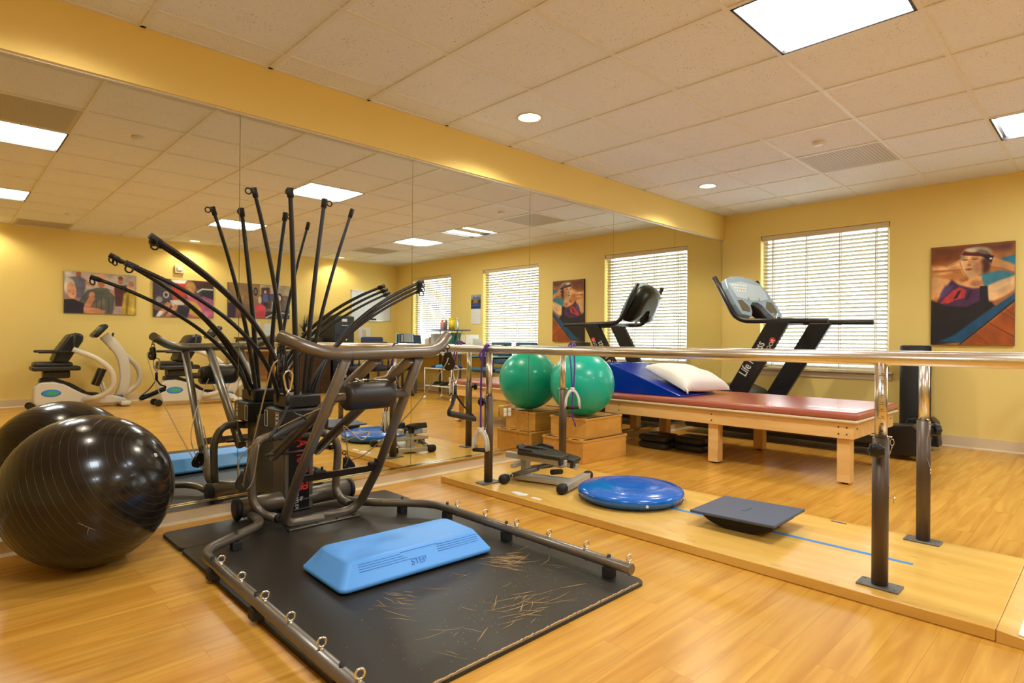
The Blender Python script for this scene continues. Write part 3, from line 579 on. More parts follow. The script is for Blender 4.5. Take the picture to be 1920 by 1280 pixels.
# ------------------------------------------------------------------ blue step platform
MB = MZ+.0005
t = thing('aerobic_step', 'light blue plastic step platform lying on the black mat', 'step', (1.37, 2.06, MB))
c0, c1, c2, c3 = V((1.032, 1.918, 0)), V((1.728, 1.885, 0)), V((1.742, 2.225, 0)), V((1.040, 2.262, 0))
def stepring(k, z):
    cc = (c0+c1+c2+c3)/4; ps = [c0, c1, c2, c3]; out = []
    ps = [p+((cc-p).normalized())*0 for p in ps]; q = []
    ex = (c1-c0).normalized(); ey = (c3-c0).normalized()
    q = [c0+ex*k+ey*k, c1-ex*k+ey*k, c2-ex*k-ey*k, c3+ex*k-ey*k]; r = .035
    for i in range(4):
        p, a, d = q[i], q[i-1], q[(i+1) % 4]; u, v = (a-p).normalized(), (d-p).normalized()
        for j in range(6):
            s_ = j/5; out.append((p+u*r)*(1-s_)**2+p*2*s_*(1-s_)+(p+v*r)*s_*s_+V((0, 0, z+MB)))
    return out
b = B(); b.ring_loft([stepring(k, z) for k, z in ((.008, .006), (0, .010), (0, .022), (.004, .026), (.048, .090), (.053, .096), (.061, .099), (.066, .098), (.10, .097))]); b.build('step_body', BLUE1, t)
ex = (c1-c0).normalized(); ey = (c3-c0).normalized(); nf = V((0, -.83, .56)); fz = lambda s_, h: c0+ex*s_+ey*(.004+.044*(h-.026)/.064)+V((0, 0, MB+h))-ey*.0006
b = B()
for q in range(4):
    h = .084-q*.0075
    for (s0, s1) in ((.085, .26+.015*q), (0.43, .635)):
        if q > 0 or True: b.tube([fz(s0, h), fz((s0+s1)/2, h), fz(s1, h)], .0011, 6)
b.tube([fz(.265, .088), fz(.44, .088)], .0011, 6); b.build('grip_groove', M('step_groove', (80, 148, 226), .5), t)
text('embossed_word', 'STEP', .034, fz(.335, .050)+V((0, -.0012, .0008)), ex, V((0, .044, .064)), M('step_emboss', (84, 152, 230), .4), t, .0008)
for c_ in (c0+ex*.08+ey*.05, c1-ex*.08+ey*.05, c2-ex*.08-ey*.05, c3+ex*.08-ey*.05):
    b = B(); b.cyl(c_+V((0, 0, MB)), c_+V((0, 0, MB+.008)), .018); b.build('rubber_foot', RUB, t)
# ------------------------------------------------------------------ cable and rod exercise machine
mc = thing('rod_exercise_machine', 'bronze home gym machine with tall black rods, standing on the black mat before the mirror', 'exercise machine', (1.4, 3.0, MZ))
b = B(); b.tube([(1.10, 3.10, .075), (1.70, 3.10, .075)], .048, 24); b.build('base_tube', BRONZE, mc)
for x0, x1 in ((1.075, 1.103), (1.697, 1.725)):
    b = B(); b.lathe([(.03, 0), (.052, .004), (.056, .012), (.056, x1-x0-.006), (.05, x1-x0)], (x0, 3.10, .0735), (1, 0, 0), 24); b.build('end_cap', RUB, mc)
tw = B(); tw.bb(1.312, 1.472, 3.055, 3.20, .018, .50, .006); tower = tw.build('tower', BRONZE, mc)
b = B(); b.bb(1.336, 1.448, 3.0525, 3.0548, .03, .50); b.build('decal', DECAL, mc)
text('machine_name', 'VERSATRAINER', .090, (1.406, 3.051, .322), (0, 0, -1), (1, 0, 0), RED, mc, .0006, bold=.002, sq=.66)
text('maker_name', 'By\nBOWFLEX', .024, (1.392, 3.051, .080), (0, 0, -1), (1, 0, 0), WTXT, mc, .0006)
b = B(); b.bb(1.262, 1.522, 2.975, 3.19, .455, .570, .012); b.bb(1.30, 1.484, 2.99, 3.18, .57, .64, .01); b.build('rod_box', BLK, mc)
text('box_print', 'BOWFLEX', .030, (1.43, 2.9735, .487), (1, 0, 0), (0, 0, 1), WTXT, mc, .0005, bold=.0008)
for xx, nx in ((1.2608, -1),):
    b = B(); 
    for (y0, y1, z0, z1) in ((3.01, 3.05, .468, .470), (3.01, 3.05, .552, .554), (3.01, 3.012, .468, .554), (3.048, 3.05, .468, .554), (3.02, 3.04, .535, .545), (3.02, 3.04, .515, .528), (3.02, 3.04, .482, .505)): b.bb(xx-.0004, xx+.0006, y0, y1, z0, z1)
    b.build('side_label', WTXT, mc)
b = B()
for (y0, z0) in ((3.062, .468),):
    for (ya, yb_, za, zb_) in ((3.15, 3.19, .468, .471), (3.15, 3.19, .551, .554), (3.15, 3.153, .468, .554), (3.187, 3.19, .468, .554)): b.bb(1.2602, 1.2612, ya, yb_, za, zb_)
b.build('side_label', WTXT, mc)
arch = [(1.205, 2.885, .052), (1.170, 2.985, .055), (1.140, 3.03, .12), (1.132, 3.035, .34), (1.18, 3.035, .435), (1.32, 3.035, .425)]
b = B(); b.tube(fillet(arch, [0, .06, .07, .08, .09, 0]), .021, 16); b.tube(fillet([(1.50, 3.035, .425), (1.575, 3.035, .405), (1.605, 3.03, .33), (1.59, 3.03, .10), (1.60, 2.98, .055), (1.59, 2.865, .052)], [0, .05, .05, .07, .06, 0]), .021, 16)
b.tube([(1.30, 3.036, .425), (1.52, 3.036, .425)], .021, 16); b.build('arch_frame', BRONZE, mc)
for p, q in (((1.206, 2.883, .052), (1.213, 2.868, .0515)), ((1.59, 2.867, .052), (1.5885, 2.852, .0515))):
    b = B(); b.cyl(p, q, .022); b.build('tube_plug', RUB, mc)
bar = [(.984, 2.351, .942), (1.125, 2.228, .868), (1.666, 2.222, .878), (1.79, 2.30, .950)]
b = B(); b.tube(fillet(bar, .09, 8), .0265, 20); hb = b.build('handlebar', BRONZE, mc)
b = B(); b.tube([(1.228, 2.2275, .8695), (1.231, 2.2275, .8695)], .0272, 20); b.build('tube_joint', BRONZE2, hb)
U = [(1.205, 2.215, .850), (1.188, 2.62, .29), (1.193, 2.79, .045), (1.40, 2.80, .034), (1.60, 2.805, .045), (1.618, 2.63, .29), (1.568, 2.22, .85)]
b = B(); b.tube(fillet(U, [0, .02, .06, 0, .08, .02, 0]), .0225, 16); b.build('front_frame', BRONZE, mc)
b = B(); b.bb(1.21, 1.59, 2.752, 2.80, .0165, .024, .002); b.build('foot_plate', BRONZE, mc)
for xx in (1.26, 1.35, 1.46, 1.55):
    b = B(); b.cyl((xx, 2.762, .023), (xx, 2.762, .030), .006); b.build('plate_screw', BLKM, mc)
rot = Matrix.Rotation(math.radians(-54), 3, 'X')
b = B(); b.box((1.404, 2.628, .287), (.44, .045, .006), rot, .001); b.build('cross_plate', BRONZE2, mc)
for xx in (1.29, 1.575):
    b = B(); b.box((xx, 2.612, .312), (.05, .03, .014), None, .003); b.cyl((xx+.012, 2.612, .315), (xx+.012, 2.612, .334), .006); b.build('plate_clip', BLKM, mc)
b = B(); b.tube([(1.205, 2.335, .683), (1.585, 2.335, .683)], .0195, 16); b.build('pad_tube', BRONZE, mc)
b = B(); b.lathe([(.02, 0), (.05, .002), (.059, .012), (.061, .03), (.061, .20), (.058, .222), (.05, .232), (.02, .235)], (1.262, 2.335, .683), (1, 0, 0), 32); b.build('roller_pad', VINYL, mc)
for (p, q) in (((1.355, 2.235, .850), (1.262, 3.085, .318)), ((1.535, 2.235, .850), (1.505, 3.085, .318))):
    b = B(); b.tube([p, V(p)*.5+V(q)*.5, q], .0255, 18); b.build('diagonal_strut', BRONZE, mc)
b = B(); b.tube([(1.205, 3.03, .338), (1.56, 3.03, .338)], .008, 12); b.build('pivot_pin', BRONZE2, mc)
b = B(); b.cyl((1.55, 3.03, .338), (1.575, 3.03, .338), .013); b.build('pivot_nut', BLK, mc)
railR = [(1.60, 2.99, .056), (1.645, 2.80, .066), (1.885, 2.53, .070), (1.888, 1.285, .072)]
railL = [(1.125, 3.0, .056), (1.105, 2.80, .066), (.772, 2.58, .070), (.748, 1.285, .072)]
for k, R_ in enumerate((railR, railL)):
    b = B(); b.tube(fillet(R_, [0, .09, .10, 0], 8), .0205, 18); r_ = b.build('side_rail', BRONZE, mc)
    xr = (1.887, .7505)[k]
    for y in (2.325, 2.113, 1.903, 1.705, 1.503, 1.297):
        b = B(); x_ = xr+(.0012 if k == 0 else (-.0012))*((1.8-y)*2)+(0 if k == 0 else .012*(y-1.3)); b.cyl((x_, y, .088), (x_, y, .098), .0065, .0045, 12); b.torus((x_, y, .112), (.15, 1, 0), .0125, .0034, 22, 8); b.cyl((x_, y, .046), (x_, y, .09), .0045, n=10); b.build('eye_bolt', CHROME, r_)
    for y in (2.41, 1.97, 1.39):
        x_ = xr+(0 if k == 0 else .010*(y-1.3)); b = B(); b.bb(x_-.02, x_+.02, y-.02, y+.02, .0155, .054, .002); b.cyl((x_, y, .05), (x_, y, .101), .0075, n=12); b.build('rail_foot', BLKM, r_)
    b = B(); b.bb(*((1.76, 1.80) if k == 0 else (.92, .96)), *((2.64, 2.68) if k == 0 else (2.66, 2.70)), .0155, .05, .002); b.cyl((1.78, 2.66, .045) if k == 0 else (.94, 2.68, .045), (1.78, 2.66, .098) if k == 0 else (.94, 2.68, .098), .0075, n=12); b.build('rail_foot', BLKM, r_)
def bez3(a, c, d, n=26):
    a, c, d = V(a), V(c), V(d); return [a*(1-t)**2+c*2*t*(1-t)+d*t*t for t in [i/n for i in range(n+1)]]
RODS = [((1.345, 3.10, .60), (1.30, 3.06, 1.12), (1.126, 3.007, 1.676), .0125, -1), ((1.375, 3.05, .60), (1.35, 3.03, 1.15), (1.296, 2.973, 1.70), .0150, -.3),
        ((1.425, 3.08, .60), (1.455, 3.06, 1.15), (1.527, 3.057, 1.697), .0135, 1), ((1.45, 3.11, .60), (1.50, 3.08, 1.08), (1.684, 3.038, 1.662), .0110, 0),
        ((1.32, 3.04, .60), (1.23, 2.99, 1.07), (.657, 2.900, 1.366), .0125, -2), ((1.335, 3.08, .60), (1.26, 3.02, 1.04), (.668, 2.925, 1.352), .0115, -2), ((1.31, 3.12, .60), (1.19, 3.02, 1.03), (.572, 2.916, 1.243), .0115, -2),
        ((1.47, 3.05, .60), (1.545, 3.06, 1.04), (2.203, 3.086, 1.300), .0125, 2), ((1.465, 3.09, .60), (1.56, 3.09, 1.01), (2.215, 3.105, 1.275), .0110, 2), ((1.46, 3.13, .60), (1.58, 3.13, .98), (2.222, 3.123, 1.250), .0095, 2)]
for a, c, d, r, side in RODS:
    pts = bez3(a, c, d); b = B(); b.tube(pts, (lambda t, r=r: r*(1.05-.28*t)), 14); rr = b.build('power_rod', ROD, mc)
    dr = (pts[-1]-pts[-3]).normalized(); tp = pts[-1]
    b = B(); b.cyl(tp-dr*.045, tp+dr*.004, r*1.08, r*1.15, 16)
    if side:
        if abs(side) < 2: off = V((side*.030, 0, 0)); nr = V((0.0, 1, .0)); cc = tp-dr*.018+off
        else: off = V((0, -.012, -.022)); nr = V((.55, .8, .2)); cc = tp-dr*.008+off
        b.torus(cc, nr, .0145, .0035, 20, 8)
    b.build('rod_cap', BLKM, rr)
def pulley(c, ax, updir, r=.030):
    c = V(c); ax = V(ax).normalized(); u = V(updir).normalized(); s_ = ax.cross(u)
    b = B()
    for k in (-1, 1):
        ring = [[c+ax*k*h+ (s_*math.cos(a)*r*q+u*math.sin(a)*r*q if math.sin(a) <= .35 else s_*math.cos(a)*r*q*.55+u*(r*1.75*q)) for a in [2*PI*i/24 for i in range(24)]] for h, q in ((.004, 1), (.009, 1), (.011, .9))]
        b.ring_loft(ring)
    b.cyl(c-ax*.006, c+ax*.006, r*.8); pb = b.build('pulley', BLK, mc)
    b = B(); b.cyl(c-ax*.013, c+ax*.013, .004, n=10); b.build('axle', CHROME, pb)
    b = B(); e = c+u*r*1.75; b.torus(e+u*.010, s_, .010, .0025, 16, 6); b.torus(e+u*.026, ax, .010, .0025, 16, 6); b.build('swivel_link', BLKM, pb)
    return c
pulley((.985, 2.335, .820), (.95, -.3, 0), (.05, .02, 1))
pulley((1.815, 2.315, .815), (-.6, -.8, 0), (-.12, .0, 1), .033)
pulley((1.070, 2.970, .228), (-.30, -.95, 0), (.2, .1, 1), .032)
pulley((1.625, 2.945, .232), (-.45, -.88, 0), (-.3, .1, 1), .034)
def cable(pts, n=8): b = B(); b.tube(spline(pts, n), .003, 6); b.build('cable', WIRE, mc)
cable([(.975, 2.33, .85), (.955, 2.36, .80), (.99, 2.60, .53), (1.06, 2.93, .24), (1.10, 2.985, .197), (1.125, 2.975, .25), (1.12, 2.9, .42)])
cable([(1.06, 2.985, .25), (1.045, 2.93, .36), (1.10, 2.80, .47), (1.20, 2.60, .58), (1.30, 2.40, .665)])
cable([(1.80, 2.30, .845), (1.78, 2.32, .79), (1.74, 2.55, .55), (1.68, 2.85, .32), (1.64, 2.95, .27)])
cable([(1.60, 2.95, .24), (1.57, 2.86, .30), (1.50, 2.75, .43), (1.46, 2.7, .5), (1.50, 2.6, .44), (1.55, 2.62, .47), (1.47, 2.72, .42)])
cable([(1.33, 2.43, .73), (1.31, 2.5, .66), (1.335, 2.62, .56), (1.31, 2.7, .55)])
b = B(); b.tube(fillet([(1.36, 2.34, .748), (1.40, 2.32, .758), (1.47, 2.33, .768), (1.505, 2.33, .812), (1.545, 2.34, .70)], .006, 3), .0042, 10); b.tube(spline([(1.30, 2.33, .745), (1.35, 2.34, .752), (1.42, 2.35, .750), (1.49, 2.34, .747)], 5), .004, 8); b.sph((1.325, 2.335, .757), .009, 14, 8); b.build('ankle_hook', CHROME, mc)
# hanging cable handles
def handle(lb, top, g0, g1, wd):
    top, g0, g1 = V(top), V(g0), V(g1); t = thing('cable_handle', lb, 'handle', (g0+g1)/2, 'strap handles clipped to the machine')
    b = B(); h = .074; w_ = .0175; loop = [top+V((0, 0, 0)), top+V((-w_*.8, 0, -.010)), top+V((-w_, .0, -.03)), top+V((-w_*.5, 0, -h)), top+V((0, 0, -h-.006)), top+V((w_*.5, 0, -h)), top+V((w_, 0, -.03)), top+V((w_*.8, 0, -.010))]
    L = spline(loop+[loop[0]], 4)[:-1]; b.tube(L, .0042, 8, closed=True); b.cyl(top+V((0, 0, -h-.004)), top+V((0, 0, -h-.022)), .005, n=10); b.torus(top+V((0, 0, -h-.026)), (0, 1, 0), .007, .002, 14, 6); b.build('carabiner', CHROME, t)
    k = top+V((0, 0, -h-.032)); b = B(); b.ribbon([k+V((0, 0, .01)), k+V((0, 0, -.035))], .016, wd, .004)
    for g in (g0, g1):
        q = k+V((0, 0, -.035)); b.ribbon(spline([q, q*.55+g*.45+V((0, 0, -.005)), g+V((0, 0, .012)), g+V((0, 0, -.012))], 5), .024, V((0, 1, 0)) if g is g0 else V((0, 1, .3)), .0025)
    b.build('strap', BLKM, t)
    b = B(); d = (g1-g0).normalized(); b.lathe([(.010, 0), (.0145, .003), (.0155, .01), (.0155, (g1-g0).length-.01), (.0145, (g1-g0).length-.003), (.01, (g1-g0).length)], g0, d, 22); b.build('grip', VINYL, t)
handle('black foam strap handle hanging at the left end of the machine bar', (1.012, 2.325, .805), (.930, 2.29, .545), (1.068, 2.30, .604), (1, 0, 0))
handle('black foam strap handle hanging at the right end of the machine bar', (1.870, 2.33, .802), (1.807, 2.30, .573), (1.968, 2.30, .533), (1, 0, 0))
# ------------------------------------------------------------------ parallel bars on their platform
pb = thing('parallel_bars', 'steel parallel walking bars on a varnished plywood platform', 'parallel bars', (2.82, 1.7, 0))
PX0, PX1, PY0, PY1, PZ = 2.385, 3.262, .272, 3.12, .04
b = B(); b.bb(PX0, PX1, PY0, PY1, 0.0005, PZ, .003); plat = b.build('platform', PLY, pb)
b = B(); b.prism([(PY0-.0015, .0005), (PY0-.0015, PZ-.001), (-.05, .002), (-.05, .0005)], 0, PX0, PX1); b.build('end_ramp', PLY, pb)
b = B(); b.mat(WHITE); b.quad((PX0+.02, .22, .0348), (PX1-.02, .22, .0348), (PX1-.02, -.03, .0050), (PX0+.02, -.03, .0050)); b.build('ramp_grip', None, pb)
b = B(); b.bb(2.826, 2.852, .585, 2.40, PZ+.0002, PZ+.0008); b.build('floor_tape', TAPE, pb)
b = B(); b.bb(3.222, 3.240, .945, 1.015, PZ+.0002, PZ+.0008); b.build('tape_scrap', SLATE, pb)
b = B(); b.prism([(2.44, 2.51), (2.415, 2.42), (2.44, 2.385), (2.475, 2.40), (2.47, 2.50)], 2, PZ+.0002, PZ+.0007); b.prism([(2.432, 2.345), (2.427, 2.268), (2.452, 2.268), (2.455, 2.34)], 2, PZ+.0002, PZ+.0007); b.build('paper_label', PAPER, pb)
b = B(); b.mat(M('scuff', (150, 104, 50), .6))
for k in range(70):
    x, y = random.uniform(PX0+.01, PX1-.02), random.uniform(PY0+.02, PY1-.05)
    if k < 26: x = PX0+.02+abs(random.gauss(0, .02))
    L_ = random.uniform(.005, .05); q = random.uniform(.0006, .0022); b.quad((x-q, y, PZ+.0003), (x+q, y+.002, PZ+.0003), (x+q*.6, y+L_, PZ+.0003), (x-q*.3, y+L_, PZ+.0003))
b.build('scuffs', None, pb)
RZ = .876
for xr in (2.495, 3.212):
    b = B(); b.tube([(xr, -.45, RZ), (xr, 3.225, RZ)], .0235, 24); rl = b.build('hand_rail', STEEL, pb)
    b = B(); b.cyl((xr, 3.215, RZ), (xr, 3.248, RZ), .0245); b.cyl((xr, -.47, RZ), (xr, -.44, RZ), .0245); b.build('rail_cap', BLK, rl)
plab = []
for k, (x, y, kd, side) in enumerate(((2.495, .618, (-1, .0, 0), 1), (3.205, .624, (.72, -.69, 0), -1), (2.492, 2.770, (-.30, .95, 0), 1), (3.222, 2.79, (.75, .65, 0), -1))):
    b = B(); b.cyl((x, y, PZ+.008), (x, y, .585), .0270, n=28); ps = b.build('post', COLLAR, pb)
    b = B(); b.cyl((x, y, .56), (x, y, RZ-.015), .0205, n=24); b.build('inner_tube', STEEL, ps)
    b = B(); hx, hy = .042, .068
    if y > 2: hx, hy = .068, .045
    b.bb(x-hx, x+hx, y-hy, y+hy, PZ, PZ+.008, .002); b.mat(CHROME); b.mats = [GREY, CHROME]
    for sx in (-1, 1):
        for sy in (-1, 1): b.sph((x+sx*(hx-.013), y+sy*(hy-.013), PZ+.008), .006, 10, 6, sc=.5)
    b.build('base_plate', None, ps)
    kd = V(kd).normalized(); c = V((x, y, .545)); b = B(); b.cyl(c+kd*.026, c+kd*.045, .010)
    x_, y_, d_ = ortho(kd)
    b.ring_loft([[c+kd*z+(x_*math.cos(2*PI*i/28)+y_*math.sin(2*PI*i/28))*(r+.0025*math.cos(7*2*PI*i/28)) for i in range(28)] for z, r in ((.040, .018), (.044, .026), (.060, .0275), (.068, .022), (.071, .010))]); b.build('adjusting_knob', BLK, ps)
    b = B(); pd = V((-kd.y, kd.x, 0))*(1 if side > 0 else -1); b.cyl(V((x, y, .592))-pd*.036, V((x, y, .592))+pd*.036, .003, n=8)
    e = V((x, y, .587))+pd*.036; b.torus(e+V((0, 0, -.014)), kd, .006, .0013, 14, 6, sx=1, sy=2.); b.tube(spline([e+V((0, 0, -.03)), e+V((-.004, 0, -.09))-pd*.012, e+V((0, 0, -.17))-pd*.010, e+V((.004, 0, -.21))+pd*.008], 6), .0012, 6); b.cyl(e+V((.004, 0, -.21))+pd*.008, e+V((.004, 0, -.235))+pd*.008, .003, n=8); b.build('lock_pin', CHROME, ps)
    # scale and holes on the inner tube
    b = B(); hd = V((0, -1, 0)) if side > 0 else V((0, -1, 0)); hd = V((.55, -.83, 0)).normalized()
    if k < 1:
        fd = V((-.93, -.36, 0)).normalized(); xd = V((-fd.y, fd.x, 0))
        for q in range(9):
            z = .815-q*.0262; 
            b.tube([V((x, y, z))+(fd*math.cos(a)+xd*math.sin(a))*.0207 for a in (-.45, -.15, .15, .45)], .0006, 4)
        b.build('scale_lines', SILVT, ps)
        for q in range(9): text('scale_number', str(q+1), .013, V((x, y, .826-q*.0262-.004))+fd*.0208, (0, 0, -1), (xd.x, xd.y, 0), SILVT, ps, .0003)
        b = B()
    if k == 0: hd = V((.80, -.60, 0)).normalized()
    for q in range(11):
        z = .70-q*.0262
        if z > .60 and k != 3 or z > .60: b.cyl(V((x, y, z))+hd*.0195, V((x, y, z))+hd*.0208, .0036, n=10)
    b.build('pin_holes', BLK, ps)
# purple tube bands with white handles
def band(lb, path, hc, hd, tail=None, knot=None):
    hc = V(hc); hd = V(hd).normalized(); t = thing('resistance_band', lb, 'exercise band', hc, 'purple bands looped over the rails')
    b = B()
    for pth in path: b.tube(spline(pth, 6), .0055, 8)
    if tail: b.tube(spline(tail, 5), .004, 8); b.cyl(tail[-1], V(tail[-1])+V((.006, 0, -.022)), .0075, .004, 10)
    b.build('tube', PURP, t)
    for q in (-.014, .014):
        n_ = V((-hd.y, hd.x, 0)); c = hc+n_*q; b = B()
        for sgn in (-1, 1):
            b.tube(fillet([c+V((0, 0, .0)), c+hd*sgn*.022+V((0, 0, -.012)), c+hd*sgn*.044+V((0, 0, -.055)), c+hd*sgn*.048+V((0, 0, -.125))], .03, 4), .0055, 8, sq=(.0045, .008))
        b.box(c+V((0, 0, .004)), (.022, .022, .03), None, .004); b.build('yoke', WHITE, t)
        b = B(); b.cyl(c-hd*.044+V((0, 0, -.122)), c+hd*.044+V((0, 0, -.122)), .0105); b.build('grip', RUB, t)
x = 2.495
band('purple band with white handles hung over the near rail at the mirror end', [[(2.432, 2.775, .385), (2.450, 2.80, .60), (2.463, 2.805, .80), (2.478, 2.80, .885), (2.497, 2.795, .907), (2.515, 2.79, .895), (2.523, 2.79, .86)], [(2.420, 2.765, .39), (2.440, 2.785, .60), (2.458, 2.80, .78), (2.470, 2.79, .87), (2.49, 2.782, .905), (2.515, 2.78, .890)], [(2.458, 2.80, .80), (2.450, 2.812, .84), (2.468, 2.805, .875)]], (2.425, 2.77, .375), (.35, -.94, 0))
band('purple band with white handles hung over the far rail in front of the green ball', [[(3.155, 2.648, .60), (3.165, 2.67, .76), (3.180, 2.70, .87), (3.20, 2.72, .905), (3.225, 2.71, .905), (3.24, 2.69, .86)], [(3.160, 2.640, .60), (3.170, 2.64, .76), (3.183, 2.66, .87), (3.205, 2.70, .915), (3.235, 2.72, .895)], [(3.185, 2.64, .885), (3.20, 2.68, .925), (3.22, 2.74, .905)]], (3.155, 2.645, .595), (.68, -.73, 0), tail=[(3.158, 2.645, .60), (3.157, 2.648, .47), (3.155, 2.64, .40), (3.165, 2.63, .365)])
#@@PART4
# ------------------------------------------------------------------ mini stepper on the platform (local frame, then turned)
ST = thing('mini_stepper', 'small black and silver foot stepper on the plywood platform under the near rail', 'stepper', (2.76, 2.53, PZ+.0005), local=True, rz=math.radians(17))
b = B(); b.bb(-.185, .185, -.232, -.180, .010, .050, .002); b.bb(-.055, .055, -.20, .21, .008, .034, .002); b.bb(-.14, .14, .195, .225, .012, .042, .002); b.build('base_frame', ALU, ST)
for (x, y, s_) in ((-.20, -.205, 1), (.20, -.205, 1), (-.155, .21, 1), (.155, .21, 1)):
    b = B(); b.box((x, y, .029), (.075, .056, .056), None, .018); b.build('rubber_foot', RUB, ST)
b = B(); b.bb(-.03, .03, .12, .16, .03, .165, .003); b.bb(-.14, .14, .145, .175, .098, .125, .003); b.build('upright', ALU, ST)
for sx, rise in ((-1, .052), (1, .0)):
    x = sx*.092; z0, z1 = .172, .105+rise; a = math.atan2(z1-z0, -.36); rot = Matrix.Rotation(math.atan2(z0-z1, .36), 3, 'X')
    yc, zc = -.005, (z0+z1)/2
    b = B(); b.box((x, yc+.03, zc), (.036, .41, .036), rot, .003); arm = b.build('pedal_arm', ALU, ST)
    b = B(); R3 = rot
    b.box(V((x, yc, zc))+R3 @ V((0, -.02, .032)), (.125, .30, .030), R3, .010)
    for ex_ in (-.052, .052): b.box(V((x, yc, zc))+R3 @ V((ex_, .075, .045)), (.014, .10, .034), R3, .006)
    b.box(V((x, yc, zc))+R3 @ V((0, .122, .045)), (.115, .014, .034), R3, .006); b.box(V((x, yc, zc))+R3 @ V((0, -.155, .012)), (.11, .02, .05), R3, .008)
    b.build('pedal', VINYL, arm)
    b = B(); p = V((x, -.10, zc-.02)); q = V((x*1.3, .17, .05)); d = q-p; b.cyl(q, q-d*.62, .0165, n=16); b.cyl(q-d*.55, p, .007); b.build('hydraulic_cylinder', GREY, ST)
    b = B(); b.cyl(q-V((.02, 0, 0)), q+V((.02, 0, 0)), .010); b.build('pivot', CHROME, ST)
b = B(); b.cyl((.03, -.03, .062), (.11, -.06, .055), .017); b.build('resistance_knob', BLK, ST)
b = B(); rt_ = Matrix.Rotation(.5, 3, 'X'); b.bb(-.02, .02, .15, .19, .15, .185, .003); b.box((0, .165, .205), (.085, .055, .024), rt_, .008); dsp = b.build('display', BLK, ST)
b = B(); b.cyl((.03, .158, .214), (.03, .155, .221), .006); b.build('red_button', RED, ST)
# ------------------------------------------------------------------ balance disc
t = thing('balance_disc', 'large glossy blue inflatable balance disc on the plywood platform', 'balance disc', (2.835, 1.945, PZ+.001))
b = B(); prof = [(0, .0), (.20, .0), (.262, .006), (.285, .020), (.296, .038), (.297, .050), (.290, .062), (.272, .070), (.262, .070), (.250, .0745), (.22, .080), (.192, .0845), (.188, .0842), (.15, .0875), (.122, .0892), (.118, .0890), (.06, .0910), (.0, .0915)]
b.lathe(prof, (2.835, 1.945, PZ+.001), n=72); b.build('disc_body', BLUE2, t)
b = B()
for k in range(90):
    a = 2*PI*k/90; c = V((2.835+.289*math.cos(a), 1.945+.289*math.sin(a), PZ+.018)); b.sph(c, .0034, 6, 4)
b.build('edge_nubs', M('dark_blue_vinyl', (6, 40, 110), .4), t)
b = B(); d = V((-.62, -.78, 0)).normalized(); c = V((2.835, 1.945, PZ+.036)); b.cyl(c+d*.293, c+d*.300, .0075); b.mat(BLKM); b.mats = [WHITE, BLKM]; b.cyl(c+d*.2985, c+d*.3015, .003); b.build('air_valve', None, t)
# ------------------------------------------------------------------ rocker board
t = thing('rocker_board', 'slate topped black rocker board balancing on the plywood platform', 'balance board', (2.845, 1.27, PZ), local=True, rz=math.radians(1))
tilt = Matrix.Rotation(math.radians(-1.5), 3, 'X')
b = B(); b.box(tilt @ V((0, 0, .072)), (.385, .405, .014), tilt, .004); b.mat(BLKM); b.mats = [SLATE, BLKM]
b.box(tilt @ V((.0, .0, .0795)), (.075, .020, .003), Matrix.Rotation(math.radians(0), 3, 'Z')); b.build('board', None, t)
b = B(); Rr = .20; poly = []
for k in range(21):
    a = math.radians(-58+116*k/20); poly.append((Rr*math.sin(a)*.99, .0008+Rr*1-Rr*math.cos(a) if False else .0008+(1-math.cos(a))*Rr*.72))
poly = [(u, v) for u, v in poly if v <= .066]; poly = [(-.185, .066)]+[p for p in poly if abs(p[0]) < .18]+[(.185, .066)]
poly = [(-.178, .0655)]+[( .178*math.sin(k*PI/24)*1.0, .0008+.0647*(1-math.cos(k*PI/24))) for k in range(-11, 12)]+[(.178, .0655)]
b.prism(poly, 0, -.13, .13); o = b.build('rocker', BLKM, t)
# ------------------------------------------------------------------ boxes and balls by the mirror
def stepbox(lb, x0, x1, y0, y1, z0, z1, rz):
    cx, cy = (x0+x1)/2, (y0+y1)/2; t = thing('wooden_step_box', lb, 'wooden box', (cx, cy, z0+.0005), 'stacked wooden step boxes', True, rz)
    w_, d_, h = x1-x0, y1-y0, z1-z0
    b = B(); b.bb(-w_/2+.006, w_/2-.006, -d_/2+.006, d_/2-.006, 0, h-.018, .0015); b.build('box_body', MAPLE, t)
    b = B(); b.bb(-w_/2, w_/2, -d_/2, d_/2, h-.018, h-.001, .002); b.build('box_lid', MAPLE, t)
    b = B()
    for (a0, a1, c0_, c1_) in ((-w_/2+.03, w_/2-.03, -d_/2+.002, -d_/2+.028), (-w_/2+.002, -w_/2+.03, -d_/2+.05, -d_/2+.12), (-w_/2+.002, -w_/2+.03, -d_/2+.16, -d_/2+.23), (-w_/2+.002, -w_/2+.03, -d_/2+.27, d_/2-.03), (-w_/2+.03, w_/2-.03, d_/2-.05, d_/2-.026), (w_/2-.03, w_/2-.002, -d_/2+.06, d_/2-.02)): b.bb(a0, a1, c0_, c1_, h-.0009, h+.0006)
    b.build('grip_tape', BLKM, t); return t
stepbox('larger wooden step box on the floor, at the bottom of the stack', 3.505, 4.075, 2.83, 3.255, 0, .178, 0)
stepbox('smaller wooden step box, on top of the larger one and under the green ball', 3.575, 4.055, 2.865, 3.235, .1795, .336, math.radians(1))
b = B(); b.sph((3.712, 3.012, .5940), .256, 64, 40); b.sph((3.712, 3.012, .5905), .2545, 8, 4) if False else None
tag(b.build('exercise_ball', GREEN), 'green exercise ball sitting on the stacked wooden boxes at the mirror', 'ball')
bc = V((.455, 2.95, .3055)); ax = V((.640, -.605, .473)).normalized(); R = .305
b = B(); b.sph(bc, R, 96, 64, ax)
t = thing('exercise_ball', 'large shiny black ribbed exercise ball on the wood floor at the left', 'ball', (.455, 2.95, 0))
